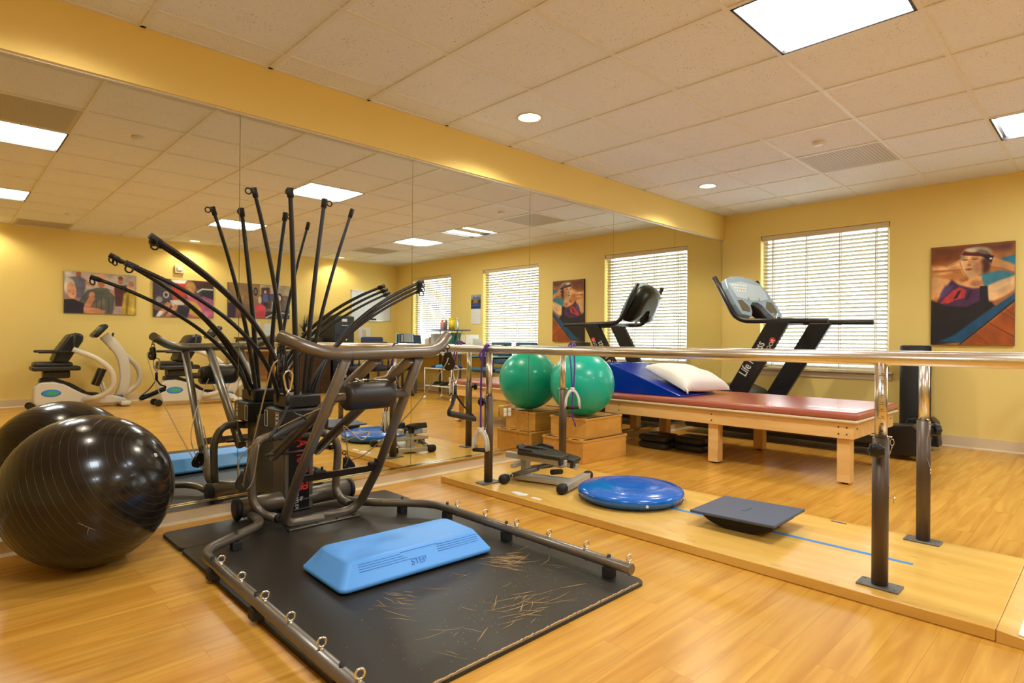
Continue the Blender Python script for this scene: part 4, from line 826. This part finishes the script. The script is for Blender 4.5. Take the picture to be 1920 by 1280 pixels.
b.build('ball_body', BALLB, t)
b = B()
for k in range(2, 30):
    a = k*.0285/R
    if a > PI-.4: break
    b.torus(bc+ax*(R*math.cos(a)), ax, R*math.sin(a)+.0001, .0007, 96, 5)
b.build('rib_lines', M('ball_rib', (66, 60, 53), .22), t)
b = B(); b.lathe([(0, 0), (.008, 0), (.009, .003), (.004, .004), (.004, .001)], bc+ax*(R-.002), ax, 20); b.build('air_plug', WHITE, t)
b = B(); 
for (u, v, L_) in ((0, 0, 1), (1, 0, .4)):
    pass
vd = (V((0, 0, .93))-bc).normalized(); e1 = V((0, 0, 1)).cross(vd).normalized(); e2 = vd.cross(e1)
def onball(a, c): return bc+(vd+e1*a+e2*c).normalized()*(R+.0006)
b.tube([onball(-.12+.065*k, -.40-.055*k) for k in range(4)], .0008, 4); b.tube([onball(.0, -.50), onball(-.015, -.56), onball(-.02, -.62)], .0009, 4); b.build('scratch', M('pale_scratch', (150, 140, 124), .6), t)
# ------------------------------------------------------------------ treatment table
t = thing('treatment_table', 'long low wooden treatment table with a terracotta vinyl top', 'table', (4.75, 2.2, 0))
TX0, TX1, TY0, TY1 = 4.25, 5.26, 1.185, 3.24
b = B(); b.bb(TX0, TX1, TY0, TY1, .432, .482, .018); b.build('cushion', SALMON, t)
b = B(); b.bb(TX0, TX1, TY0, TY1, .412, .432, .008); b.build('edge_strip', CREAM, t)
b = B()
for a in ((TX0+.03, TX0+.055, TY0+.03, TY1-.03), (TX1-.055, TX1-.03, TY0+.03, TY1-.03), (TX0+.055, TX1-.055, TY0+.03, TY0+.055), (TX0+.055, TX1-.055, TY1-.055, TY1-.03)): b.bb(*a, .305, .412, .0015)
b.build('apron', BIRCH, t)
for x in (TX0+.0575, TX1-.14):
    for y in (TY0+.0575, 2.16, TY1-.14):
        b = B(); b.bb(x, x+.08, y, y+.08, .012, .411, .002); lg = b.build('leg', BIRCH, t)
        b = B(); b.cyl((x+.04, y+.04, 0), (x+.04, y+.04, .013), .02); b.build('foot_pad', BLKM, lg)
b = B()
for y in (TY0+.07, TY0+.12, 2.2, 3.06):
    for z in (.335, .38): b.cyl((TX0+.026, y, z), (TX0+.031, y, z), .005, n=10)
for x in (TX0+.10, TX1-.10): b.cyl((x, TY0+.026, .37), (x, TY0+.031, .37), .005, n=10)
b.build('bolt_heads', BLKM, t)
t = B(); t.prism([(2.50, .4835), (3.235, .4835), (3.235, .735), (3.20, .735), (2.50, .495)], 0, 4.34, 4.92)
o = t.build('wedge_cushion', BLUE3, None, .006); tag(o, 'glossy deep blue foam wedge lying on the treatment table against the mirror', 'cushion')
# pillow: pinched superellipsoid draped down the wedge
b = B(); A = [V((4.47, 2.95, .70)), V((4.39, 2.49, .515)), V((4.98, 2.38, .505)), V((5.02, 2.80, .61))]
N1 = 30; top, bot = [], []
nrm = ((A[1]-A[0]).cross(A[2]-A[0])).normalized(); nrm = nrm if nrm.z > 0 else -nrm
def pil(u, v, sg):
    pin = 1-.10*(1-abs(2*u-1)**4)*(abs(2*v-1)**6)
    uu = .5+(u-.5)*(1-.09*(1-(2*v-1)**2*0)*abs(2*u-1)**3*(1-(2*v-1)**2)); vv = .5+(v-.5)*(1-.12*abs(2*v-1)**3*(1-(2*u-1)**2))
    p = (A[1]*(1-uu)+A[2]*uu)*(1-vv)+(A[0]*(1-uu)+A[3]*uu)*vv
    h = (max(0, 1-abs(2*u-1)**2.6)*max(0, 1-abs(2*v-1)**2.6))**.42
    wr = .006*math.sin(9*u+4*v)*h+.004*math.sin(17*v-6*u)*h
    return p+nrm*(sg*h*(.125 if sg > 0 else .030)+wr+(.012))
for sg in (1, -1):
    vs = [[b.bm.verts.new(pil(i/N1, j/N1, sg)) for j in range(N1+1)] for i in range(N1+1)]
    b._f([b.bm.faces.new((vs[i][j], vs[i+1][j], vs[i+1][j+1], vs[i][j+1])) for i in range(N1) for j in range(N1)], True)
bmesh.ops.remove_doubles(b.bm, verts=b.bm.verts[:], dist=.0006)
pl = thing('pillow', 'plump white pillow leaning on the blue wedge', 'pillow', (4.69, 2.65, .50))
b.build('pillow_body', PILLOW, pl)
b = B(); b.ribbon([pil(.03, .03, 1)+V((0, 0, 0)), pil(.02, .02, 1)+V((-.012, -.02, -.010)), pil(.02, .02, 1)+V((-.016, -.024, -.035))], .025, (1, 0, 0), .001); b.build('pillow_tag', WHITE, pl)
k = 0
for (x, y, lb) in ((4.60, 2.86, 'left stack'), (4.70, 2.57, 'right stack')):
    for z in (0, 1):
        b = B()
        zz = .001+z*.062
        for dx in (-.062, .062):
            b.ring_loft([[V((x+dx, y, zz+h))+V((sx*(.062-kk), sy*(.135-kk), 0)) for sx, sy in ((1, .8), (.8, 1), (-.8, 1), (-1, .8), (-1, -.8), (-.8, -1), (.8, -1), (1, -.8))] for h, kk in ((0, .018), (.012, .004), (.03, 0), (.048, .004), (.0605, .022))])
        tag(b.build('weight_pad', VINYL), 'black vinyl weight pad under the table, %s of the %s' % (('bottom', 'top')[z], lb), 'weight', 'weight pads under the treatment table')
# ------------------------------------------------------------------ treadmill
t = thing('treadmill', 'black treadmill with a pale grey console, in front of the corner window', 'treadmill', (5.95, 2.1, 0))
b = B(); b.bb(5.60, 6.32, 1.15, 3.18, .06, .165, .02); b.build('deck', BLKM, t)
b = B(); b.bb(5.70, 6.22, 1.20, 2.75, .166, .172); b.build('belt', RUB, t)
for x0, x1 in ((5.57, 5.69), (6.23, 6.35)):
    b = B(); b.bb(x0, x1, 1.22, 2.7, .10, .205, .012); b.build('side_rail', M('dark_grey_plastic', (60, 60, 62), .45), t)
    b = B(); b.prism([(1.10, .04), (1.30, .04), (1.36, .21), (1.33, .27), (1.16, .29), (1.12, .25)], 0, x0-.012, x1+.012); b.build('rear_cover', BLK, t, .01)
b = B(); b.cyl((5.69, 1.19, .12), (6.23, 1.19, .12), .045); b.build('rear_roller', GREY, t)
hp = [(2.42, .17), (2.50, .33), (2.62, .45), (2.78, .51), (2.95, .50), (3.08, .42), (3.17, .26), (3.18, .06), (2.42, .06)]
b = B(); b.prism(hp, 0, 5.63, 6.29); b.build('motor_hood', BLK, t, .025)
DG = M('strut_black', (22, 21, 22), .4)
for x, (ya, yb_) in ((5.60, (2.117, 2.321)), (6.30, (1.985, 2.19))):
    b = B(); b.prism([(ya, 1.13), (yb_, 1.13), (yb_+.60, .10), (ya+.60, .10)], 0, x-.028, x+.028); st = b.build('upright_strut', DG, t, .006)
def on(s_, off=0): return V((5.5705, 2.219+.60*(1.13-s_)/1.03+off, s_))
dr = (on(.9)-on(.5)).normalized(); nd = V((0, -1, 0))
text('strut_wordmark', 'Life Fitness', .115, on(.78, .035), dr, (0, dr.z, -dr.y), WTXT, t, .0006, bold=.001, sq=.72)
text('strut_wordmark', 'DOOR', .05, on(.90, -.062), dr, (0, dr.z, -dr.y), WTXT, t, .0012)
b = B(); b.cyl(on(.955, -.055), on(.955, -.055)+V((-.001, 0, 0)), .028, n=24); b.build('red_dot', RED, t)
nr_ = [(5.60, 1.797, 1.130), (5.60, 2.62, 1.143), (5.60, 2.86, 1.585)]; fr_ = [(6.30, 1.628, 1.130), (6.30, 2.50, 1.143), (6.30, 2.74, 1.585)]
for pth in (nr_, fr_):
    b = B(); b.tube(fillet(pth, .12, 8), .0235, 16); b.build('hand_rail', BLK, t)
b = B(); b.tube([(5.60, 2.36, 1.137), (6.30, 2.26, 1.137)], .02, 14); b.build('cross_bar', BLK, t)
# console slab: outline in (across, up-slope)
u_ = V((.70, -.12, 0)).normalized(); o0 = V((5.615, 2.600, 1.20)); vdir = V((0, .49, .87)).normalized(); nn = u_.cross(vdir).normalized(); nn = nn if nn.y < 0 else -nn
def cp(a, c, d=0): return o0+u_*a+vdir*c+nn*d
outl = [(.02, .0), (.15, -.02), (.20, .03), (.235, .11), (.30, .15), (.39, .15), (.45, .11), (.485, .03), (.53, -.02), (.71, .0), (.715, .12), (.68, .29), (.62, .395), (.52, .44), (.34, .465), (.16, .45), (.05, .41), (.01, .30), (0, .12)]
b = B()
def sl(outl, d0, d1, mat, name, par):
    b = B(); cx, cy = .34, .25
    b.ring_loft([[cp(cx+(a-cx)*k, cy+(c-cy)*k, d) for a, c in outl] for d, k in ((d0, 1), (d1-.006, 1), (d1, .985))], True, False); return b.build(name, mat, par)
cs = sl(outl, -.035, .02, LBLUE, 'console', t)
b = B(); b.ring_loft([[cp(.34+(a-.34)*k, .25+(c-.25)*k, d) for a, c in outl] for d, k in ((-.034, 1.0), (-.09, .94), (-.13, .78), (-.145, .5))], True, True); bk = b.build('console_back', BLK, cs)
b = B(); b.box(cp(.55, .36, -.135), (.05, .003, .02), None); b.build('yellow_sticker', YELL, cs)
b = B(); b.ring_loft([[cp(a, c, d) for a, c in ((.06, .36), (.30, .395), (.60, .36), (.63, .28), (.61, .20), (.45, .17), (.24, .17), (.08, .20))] for d in (.0205, .0225)], True, False); b.build('display_panel', M('pale_panel', (186, 204, 216), .25), cs)
b = B()
for r in range(3):
    for q in range(6-r): b.cyl(cp(.12+q*.042+r*.01, .345-r*.036, .0225), cp(.12+q*.042+r*.01, .345-r*.036, .026), .012, n=14)
b.build('display_buttons', WHITE, cs)
b = B(); b.cyl(cp(.25, .185, .02), cp(.25, .185, .034), .014); b.cyl(cp(.43, .185, .02), cp(.43, .185, .034), .014); b.build('speed_knob', CHROME, cs)
for pl_ in (((.05, .04), (.17, .03), (.20, .09), (.14, .17), (.06, .16)), ((.51, .03), (.65, .04), (.65, .16), (.56, .17), (.48, .09))):
    b = B(); b.ring_loft([[cp(a, c, d) for a, c in pl_] for d in (.0205, .022)], True, False); b.build('cup_recess', M('brown_recess', (96, 84, 50), .5), cs)
b = B(); b.tube([cp(.60, .02, .02), cp(.50, -.07, .01)], .018, 12); b.build('console_mount', CHROME, cs)
# tall black foam cylinder
b = B(); b.lathe([(.10, 0), (.118, .004), (.122, .02), (.122, .90), (.116, .915), (.10, .918)], (6.50, 1.335, .001), n=40)
tag(b.build('foam_bolster', BLKM), 'tall black cylinder standing by the window wall behind the treadmill end', 'bolster')
#@@PART5
# ------------------------------------------------------------------ recumbent steppers along the poster wall
def recumbent(lb, x, y):
    t = thing('recumbent_stepper', lb, 'exercise machine', (x, y, 0), 'white recumbent steppers by the poster wall', True)
    b = B(); body = [(.02, .10), (.03, .30), (.09, .355), (.22, .36), (.34, .32), (.52, .20), (.68, .13), (.86, .16), (1.02, .10), (1.04, .04), (.05, .05)]
    b.prism(body, 1, -.11, .11); b.build('shell', OFFW, t, .02)
    b = B(); b.prism([(.08, .355), (.10, .41), (.26, .40), (.42, .33), (.60, .20), (.72, .19), (.68, .14), (.52, .205), (.34, .325), (.22, .365)], 1, -.075, .075); b.build('seat_track', BLK, t, .008)
    for sgn in (-1, 1):
        b = B(); b.lathe([(.09, 0), (.102, .0006), (.09, .0012)], (0, 0, 0), (0, 1, 0), 32)
        bm = b.bm; bmesh.ops.scale(bm, vec=(1, 1, .46), verts=bm.verts[:]); bmesh.ops.translate(bm, vec=(.20, sgn*.1115, .215), verts=bm.verts[:]); o_ = b.build('logo_ring', TAPE, t)
        b = B(); b.lathe([(.0, 0), (.062, .0), (.062, .0012)], (0, 0, 0), (0, 1, 0), 32); bm = b.bm; bmesh.ops.scale(bm, vec=(1, 1, .4), verts=bm.verts[:]); bmesh.ops.translate(bm, vec=(.21, sgn*.1125, .215), verts=bm.verts[:]); b.build('logo_swoosh', M('logo_green', (70, 170, 110), .5), t)
    for sgn in (-1, 1):
        b = B(); b.cyl((.0, sgn*.10, .05), (.0, sgn*.13, .05), .045); b.build('transport_wheel', BLK, t)
    b = B(); b.bb(.94, 1.06, -.24, .24, .012, .075, .02); b.build('front_stabiliser', OFFW, t)
    b = B(); b.bb(.0, .5, -.19, .19, .50, .56, .02); b.bb(.02, .42, -.17, .17, .545, .615, .03); b.bb(.12, .40, -.1, .1, .40, .50, .02); b.build('seat', VINYL, t)
    b = B(); rr = Matrix.Rotation(math.radians(0), 3, 'Y')
    b.prism([(.20, .62), (.36, .60), (.52, .88), (.53, .96), (.48, .99), (.38, .97), (.26, .78)], 1, -.19, .19); b.build('backrest', BLK, t, .03)
    for sgn in (-1, 1):
        b = B(); b.box((.22, sgn*.235, .745), (.34, .05, .035), None, .015); b.tube(fillet([(.40, .26, .77), (.41, .26, .84), (.425, .255, .99)] if sgn > 0 else [(.90, -.26, .79), (.905, -.26, .86), (.93, -.255, 1.0)], .02), .014, 10); b.build('armrest', BLK, t)
        b = B(); b.tube(fillet([(.40, .26, .78), (.66, .29, .66), (.83, .29, .49), (.85, .27, .28), (.74, .22, .16), (.54, .12, .11)] if sgn > 0 else [(.90, -.26, .80), (1.12, -.29, .66), (1.26, -.29, .48), (1.26, -.27, .28), (1.10, -.2, .16), (.95, -.1, .10)], .12, 8), .034, 14); b.build('hand_lever', OFFW, t)
        b = B(); b.box((.72, sgn*.12, .40), (.05, .11, .24), Matrix.Rotation(.35, 3, 'Y'), .012); b.build('foot_pedal', BLK, t)
        b = B(); b.tube([(.74, sgn*.12, .34), (.80, sgn*.08, .14)], .018, 10); b.build('pedal_arm', OFFW, t)
    b = B(); b.tube(fillet([(.94, 0, .07), (1.04, 0, .32), (1.00, 0, .70), (.78, 0, .96)], .22, 10), .04, 16, sq=(.04, .062)); b.build('column', OFFW, t)
    b = B(); b.bb(.88, 1.0, -.07, .07, .07, .15, .02); b.build('column_collar', M('slate_blue_plastic', (80, 92, 116), .4), t)
    rot_ = Matrix.Rotation(math.radians(40), 3, 'Y'); b = B(); b.box((.72, 0, 1.02), (.06, .36, .22), rot_, .028); cs_ = b.build('console', BLK, t)
    b = B(); b.box(V((.72, 0, 1.02))+rot_ @ V((-.030, 0, .02)), (.008, .15, .07), rot_, .003); b.build('screen', M('grey_screen', (150, 162, 170), .3), cs_)
    return t
recumbent('white recumbent stepper on the left, standing under the first poster', .86, -3.02)
recumbent('white recumbent stepper nearer the desk, standing under the third poster', 2.17, -2.60)
# ------------------------------------------------------------------ office furniture seen in the mirror
def simple_desk(lb, x0, x1, y0, y1, z, mt, legs=True, drawers=0):
    t = thing('desk', lb, 'desk', ((x0+x1)/2, (y0+y1)/2, 0))
    b = B(); b.bb(x0, x1, y0, y1, z-.03, z, .003); b.build('desk_top', mt, t)
    if legs:
        for xx in (x0+.01, x1-.04):
            b = B(); b.bb(xx, xx+.03, y0+.02, y1-.02, 0, z-.031); b.build('side_panel', mt, t)
        b = B(); b.bb(x0+.041, x1-.041, y0+.03, y0+.045, .25, z-.031); b.build('back_panel', mt, t)
    else:
        for yy_ in (y0+.08, (y0+y1)/2, y1-.08):
            for xx in (x0+.05, x1-.05):
                b = B(); b.bb(xx-.02, xx+.02, yy_-.02, yy_+.02, .001, z-.031, .004); b.build('leg', GREY, t)
    return t
simple_desk('light wooden desk under the third poster with a black printer on it', 3.38, 4.33, -3.56, -3.02, .76, DESKW)
t = thing('printer', 'wide black printer with a teal light, on the light wooden desk', 'printer', (3.86, -3.25, .7605))
b = B(); b.bb(3.50, 4.26, -3.46, -3.06, .7605, .93, .015); b.bb(3.47, 4.29, -3.44, -3.04, .93, .955, .01); b.build('printer_body', BLK, t)
b = B(); b.bb(3.62, 4.1, -3.059, -3.056, .80, .85); b.build('paper_slot', GREY, t)
b = B(); b.cyl((3.86, -3.059, .90), (3.86, -3.052, .90), .014); b.build('status_light', M('teal_button', (70, 200, 170), .4), t)
for k, (x, z, w_, h, lb) in enumerate(((3.80, 1.04, .15, .18, 'small white notice on the wall between third poster and printer'), (4.02, 1.0, .12, .2, 'pale sheet of paper on the wall, right of the small notice'))):
    b = B(); b.bb(x, x+w_, YB+.0005, YB+.002, z, z+h); b.mat(M('faint_print', (150, 150, 150), .7)); b.mats = [PAPER, MATS['faint_print']]
    for q in range(5): b.bb(x+.02, x+w_-.02, YB+.0021, YB+.0024, z+.03+q*.025, z+.035+q*.025)
    tag(b.build('wall_notice', None), lb, 'notice')
t = thing('hutch_desk', 'dark wooden desk with a low hutch, beside the filing cabinet', 'desk', (4.65, -3.25, 0))
b = B(); b.bb(4.38, 4.94, -3.57, -2.95, .70, .73, .003); b.build('desk_top', DKWOOD, t)
b = B(); b.bb(4.38, 4.94, -3.57, -3.0, .001, .699); b.build('desk_base', DKWOOD, t)
b = B(); b.bb(4.42, 4.92, -3.57, -3.25, .731, .96, .004); b.build('hutch', DKWOOD, t)
for (x, z, w_, h, mt, lb) in ((4.60, .92, .10, .22, CREAM, 'tan sheet clipped to the front of the dark hutch'), (4.74, .95, .06, .16, M('green_note', (110, 176, 150), .6), 'green slip clipped to the dark hutch by the filing cabinet')):
    b = B(); b.bb(x, x+w_, -3.2485, -3.247, z, z+h); tag(b.build('paper_sheet', mt), lb, 'paper')
t = thing('potted_plant', 'small dark leafy plant on top of the dark hutch', 'plant', (4.66, -3.42, .9605))
b = B(); b.lathe([(.04, 0), (.055, .08), (.05, .09)], (4.66, -3.42, .9605)); b.build('pot', BLKM, t)
b = B()
for k in range(46):
    a = random.uniform(0, 2*PI); l_ = random.uniform(.10, .24); e = random.uniform(.2, 1.3); p = V((4.66, -3.42, 1.045)); q = p+V((math.cos(a)*math.cos(e)*l_*.7, math.sin(a)*math.cos(e)*l_*.5, math.sin(e)*l_*1.5))
    b.tube([p, (p+q)/2+V((0, 0, .02)), q], (lambda t_: .007*(1-t_)+.0015), 5)
b.build('leaves', M('dark_leaf', (44, 56, 36), .6), t)
t = thing('filing_cabinet', 'tall black filing cabinet with white label holders', 'filing cabinet', (5.2, -3.3, 0))
b = B(); b.bb(5.0, 5.40, -3.57, -3.02, .001, 1.345, .004); b.build('cabinet_body', M('cabinet_navy', (42, 48, 58), .4), t)
for k in range(4):
    z = .02+k*.331; b = B(); b.bb(5.015, 5.385, -3.019, -3.004, z, z+.318, .003); d = b.build('drawer', MATS['cabinet_navy'], t)
    b = B(); b.bb(5.15, 5.25, -3.003, -2.998, z+.235, z+.285); b.mat(BLKM); b.mats = [WHITE, BLKM]; b.bb(5.17, 5.23, -2.9979, -2.997, z+.25, z+.272); b.build('label_holder', None, d)
    b = B(); b.bb(5.14, 5.26, -3.003, -2.985, z+.16, z+.175, .003); b.build('handle', ALU, d)
b = B(); b.bb(5.05, 5.37, -3.5, -3.1, 1.346, 1.372, .002); tag(b.build('folder', M('yellow_folder', (196, 170, 60), .6)), 'yellow folder lying on the filing cabinet', 'folder')
t = thing('whiteboard', 'white dry erase board with a silver frame on the poster wall near the corner', 'whiteboard', (6.08, YB, 1.30))
b = B(); b.bb(5.66, 6.50, YB, YB+.014, 1.32, 1.86); b.build('board', M('dry_board', (226, 232, 240), .2), t)
b = B(); 
for a in ((5.645, 6.515, 1.305, 1.32), (5.645, 6.515, 1.86, 1.875), (5.645, 5.66, 1.305, 1.875), (6.50, 6.515, 1.305, 1.875)): b.bb(a[0], a[1], YB, YB+.02, a[2], a[3])
b.build('board_frame', ALU, t); b = B(); b.bb(5.95, 6.30, YB+.02, YB+.06, 1.295, 1.307); b.build('pen_tray', ALU, t)
b = B()
for q in range(5): b.tube(spline([(6.12+.03*q*0, YB+.0145, 1.70-q*.045), (6.22, YB+.0145, 1.705-q*.045), (6.34+.02*(q % 2), YB+.0145, 1.698-q*.045)], 4), .0012, 4)
b.build('pen_marks', M('grey_ink', (150, 160, 180), .6), t)
b = B(); b.bb(6.06, 6.17, YB+.022, YB+.055, 1.3075, 1.345, .006); tag(b.build('board_eraser', BLKM), 'black eraser on the whiteboard tray', 'eraser')
b = B(); b.bb(5.81, 6.07, YB+.0005, YB+.003, .955, 1.175); b.mats = [PAPER]; o = b.build('drawing', None)
b = B(); tag(o, 'white sheet with a small yellow drawing, taped below the whiteboard', 'paper')
b = B(); b.bb(5.90, 5.94, YB+.0032, YB+.0036, 1.00, 1.12); 
for nm, mt, a in (('drawing_patch', YELL, (.08, .11, .02, .13)), ('drawing_patch', M('pink_print', (222, 196, 206), .6), (.03, .08, .04, .14)), ('drawing_patch', TAPE, (.03, .11, .015, .022))):
    c_ = B(); c_.bb(5.86+a[0], 5.86+a[1], YB+.0033, YB+.004, .985+a[2], .985+a[3]); c_.build(nm, mt, o)
b.bm.free()
simple_desk('white topped desk along the window wall under the far window', 5.98, 6.62, -3.30, -.71, .74, M('laminate_white', (214, 208, 196), .4), False)
def chair(lb, x, y, rz, fab, group, teal=False):
    t = thing('office_chair' if not teal else 'waiting_chair', lb, 'chair', (x, y, 0), group, True, rz)
    b = B(); b.box((0, 0, .47), (.46, .46, .07), None, .03); b.build('seat', fab, t)
    if not teal:
        b = B(); b.box((-.22, 0, .76 if fab == NAVY else .80), (.06, .42, .28 if fab == NAVY else .36), None, .028); b.build('backrest', fab, t)
        b = B(); b.cyl((0, 0, .12), (0, 0, .435), .025); b.tube([(-.18, 0, .43), (-.26, 0, .50), (-.26, 0, .62)], .018, 8); b.build('post', BLK, t)
        for k in range(5):
            a = 2*PI*k/5+.3; b = B(); b.tube([(0, 0, .11), (.27*math.cos(a), .27*math.sin(a), .075)], .018, 8); lg = b.build('leg', BLK, t)
            b = B(); b.cyl((.27*math.cos(a), .27*math.sin(a)-.012, .028), (.27*math.cos(a), .27*math.sin(a)+.012, .028), .027); b.build('caster', BLKM, lg)
        for sg in (-1, 1):
            b = B(); b.box((0, sg*.27, .665), (.26, .06, .03), None, .012); b.tube([(0, sg*.27, .66), (.02, sg*.25, .45)], .014, 8); b.build('armrest', BLK, t)
    else:
        b = B(); b.box((-.24, 0, .80), (.05, .46, .22), Matrix.Rotation(-.12, 3, 'Y'), .024); b.box((-.225, 0, .60), (.04, .44, .08), None, .018); b.build('backrest', fab, t)
        for sg in (-1, 1):
            b = B(); b.tube(fillet([(.24, sg*.26, .01), (.22, sg*.26, .66), (-.24, sg*.26, .66), (-.26, sg*.26, .01)], .05), .0125, 10); b.tube([(-.24, sg*.26, .6), (-.25, sg*.2, .88)], .0125, 8); b.build('side_frame', BLK, t)
            b = B(); b.box((0, sg*.26, .675), (.30, .05, .025), None, .01); b.build('arm_pad', M('sky_blue_pad', (120, 160, 190), .4), t)
    return t
chair('dark office chair turned to the desk, left of the mirror seam in the office corner', 4.92, -1.72, PI, NAVY, 'dark office chairs')
chair('dark office chair closest to the wire cart, in the mirror', 5.52, -1.80, PI, NAVY, 'dark office chairs')
chair('dark office chair between filing cabinet and whiteboard', 5.40, -2.62, -PI*.5, M('blue_chair_fabric', (52, 62, 96), .7), 'dark office chairs')
chair('teal fabric chair under the middle window, on the side of the wire cart', 6.34, -.405, PI, TEAL, 'teal chairs under the middle window', True)
chair('teal fabric chair under the middle window, on the side of the poster', 6.34, .165, PI, TEAL, 'teal chairs under the middle window', True)
# things on the long desk
def tagbox(name, mt, a, lb, cat, grp=None, bv=.003):
    b = B(); b.bb(*a, bv); return tag(b.build(name, mt), lb, cat, grp)
yy = -2.90
for k, (w_, mt, nm) in enumerate(((.035, PAPER, 'white'), (.03, BLKM, 'black'), (.04, CYAN, 'cyan'), (.035, CYAN, 'second cyan'), (.03, MAROON, 'maroon'), (.04, WHITE, 'thick white'), (.03, GREY, 'grey'))):
    tagbox('ring_binder', mt, (6.20, 6.44, yy, yy+w_, .7405, 1.05-.01*(k % 3)), '%s ring binder in the upright row on the office desk' % nm, 'binder', 'ring binders on the office desk'); yy += w_+.004
t = thing('picture_frame', 'small blue photo card standing on the desk beside the binders', 'photo', (6.30, -2.33, .74))
b = B(); b.box((6.30, -2.33, .885), (.012, .22, .28), Matrix.Rotation(-.15, 3, 'Y'), .002); b.build('card', M('card_blue', (64, 88, 124), .4), t)
b = B(); b.box((6.292, -2.35, .84), (.004, .08, .07), Matrix.Rotation(-.15, 3, 'Y')); b.build('card_picture', WHITE, t)
for k, (y, w_, h, mt, lb) in enumerate(((-2.05, .05, .22, PAPER, 'upright white envelope on the desk'), (-1.92, .03, .25, DESKW, 'thin wooden file divider on the desk'), (-1.87, .10, .30, M('grey_file_box', (206, 206, 206), .5), 'pale grey file box on the desk under the small stand'), (-1.03, .11, .28, CREAM, 'cream carton on the desk by the middle window'), (-.91, .10, .29, WHITE, 'white file holder on the desk by the middle window'), (-.80, .07, .22, PAPER, 'white paper stack holder at the desk end'))):
    tagbox('file_box' if k > 1 else 'upright_file', mt, (6.25, 6.45, y, y+w_, .7405, .7405+h), lb, 'office box', 'papers and boxes on the office desk')
tagbox('ring_binder', DGREEN, (6.22, 6.42, -1.36, -1.22, .7405, 1.06), 'dark green binder under the small desk stand', 'binder')
tagbox('paper_stack', M('pink_paper', (226, 150, 160), .7), (6.02, 6.24, -2.05, -1.7, .7405, .765), 'low stack of pink paper at the desk front', 'paper')
for (y, lb) in ((-3.1, 'black keyboard near the corner of the desk'), (-2.62, 'black keyboard in front of the binders')):
    b = B(); b.box((6.12, y, .754), (.20, .42, .022), None, .006); tag(b.build('keyboard', BLK), lb, 'keyboard')
t = thing('desk_stand', 'small dark topped stand with splayed legs on the office desk', 'stand', (6.32, -1.39, .7405))
b = B(); b.bb(6.16, 6.48, -1.74, -1.05, 1.095, 1.112, .003); b.build('stand_top', SLATE, t)
for yc in (-1.62, -1.15):
    for dy in (-.07, .07):
        b = B(); b.tube([(6.32, yc+dy*.3 if yc < -1.4 else yc-dy*.3, .745), (6.32, yc+dy, 1.093)], .009, 8); b.build('stand_leg', ALU, t)
bt = []
def bottle(x, y, z, r, h, mt, lb, cap=WHITE):
    t = thing('bottle', lb, 'bottle', (x, y, z), 'bottles on the small desk stand'); b = B(); b.lathe([(r*.9, 0), (r, .006), (r, h*.7), (r*.5, h*.84), (r*.4, h*.86)], (x, y, z), n=24); b.build('bottle_body', mt, t)
    b = B(); b.cyl((x, y, z+h*.86), (x, y, z+h), r*.45); b.build('bottle_cap', cap, t)
bottle(6.30, -1.60, 1.1125, .038, .17, PINK, 'pink bottle with red cap on the small desk stand', RED)
bottle(6.30, -1.50, 1.1125, .028, .20, GREY, 'grey bottle next to the pink one on the small desk stand')
bottle(6.34, -1.44, 1.1125, .028, .18, ALU, 'silvery bottle just left of the yellow tub')
bottle(6.30, -1.20, 1.1125, .032, .20, CLEAR, 'clear bottle right of the yellow tub')
t = thing('wipes_tub', 'bright yellow tub of wipes on the small desk stand', 'tub', (6.30, -1.33, 1.1125))
b = B(); b.cyl((6.30, -1.33, 1.1125), (6.30, -1.33, 1.29), .055, n=28); b.build('tub_body', YELL, t); b = B(); b.cyl((6.30, -1.33, 1.2905), (6.30, -1.33, 1.31), .057, n=28); b.build('tub_lid', YELL, t)
# wire cart
t = thing('wire_cart', 'white wire cart with two shelves and casters in front of the office desk', 'cart', (5.73, -.74, 0))
cx0, cx1, cy0, cy1 = 5.56, 5.90, -1.08, -.40
for x in (cx0, cx1):
    for y in (cy0, cy1):
        b = B(); b.tube([(x, y, .05), (x, y, .50)], .008, 8); b.sph((x, y, .03), .028, 12, 8); b.build('leg', WHITE, t)
for z in (.22, .49):
    b = B(); b.tube([(cx0, cy0, z), (cx1, cy0, z), (cx1, cy1, z), (cx0, cy1, z)], .008, 8, closed=True)
    for k in range(7): yk = cy0+(cy1-cy0)*(k+1)/8; b.tube([(cx0, yk, z), (cx1, yk, z)], .004, 6)
    b.build('wire_shelf', WHITE, t)
for (z, n_, lb) in ((.499, 5, 'top'), (.229, 3, 'lower')):
    for k in range(n_):
        y = cy0+.12+k*(cy1-cy0-.24)/max(1, n_-1); mt = (NAVY, TAPE, M('aqua_cloth', (70, 150, 170), .7), NAVY, BLUE3)[k] if z > .4 else BLKM
        b = B(); zz = z+.0
        nmz = ('dark navy', 'bright blue', 'aqua', 'second navy', 'deep blue')[k] if z > .4 else ('left black', 'middle black', 'right black')[k]
        b.ring_loft([[V((5.73+.14*kk*math.cos(a), y+.048*kk*math.sin(a)*(1+.2*math.sin(3*a)), zz+h)) for a in [2*PI*i/16 for i in range(16)]] for h, kk in ((0, .9), (.012, 1), (.035, .9), (.05, .5))])
        tag(b.build('ankle_weight', mt), '%s ankle weight on the %s shelf of the wire cart' % (nmz, lb), 'ankle weight', 'ankle weights on the wire cart')
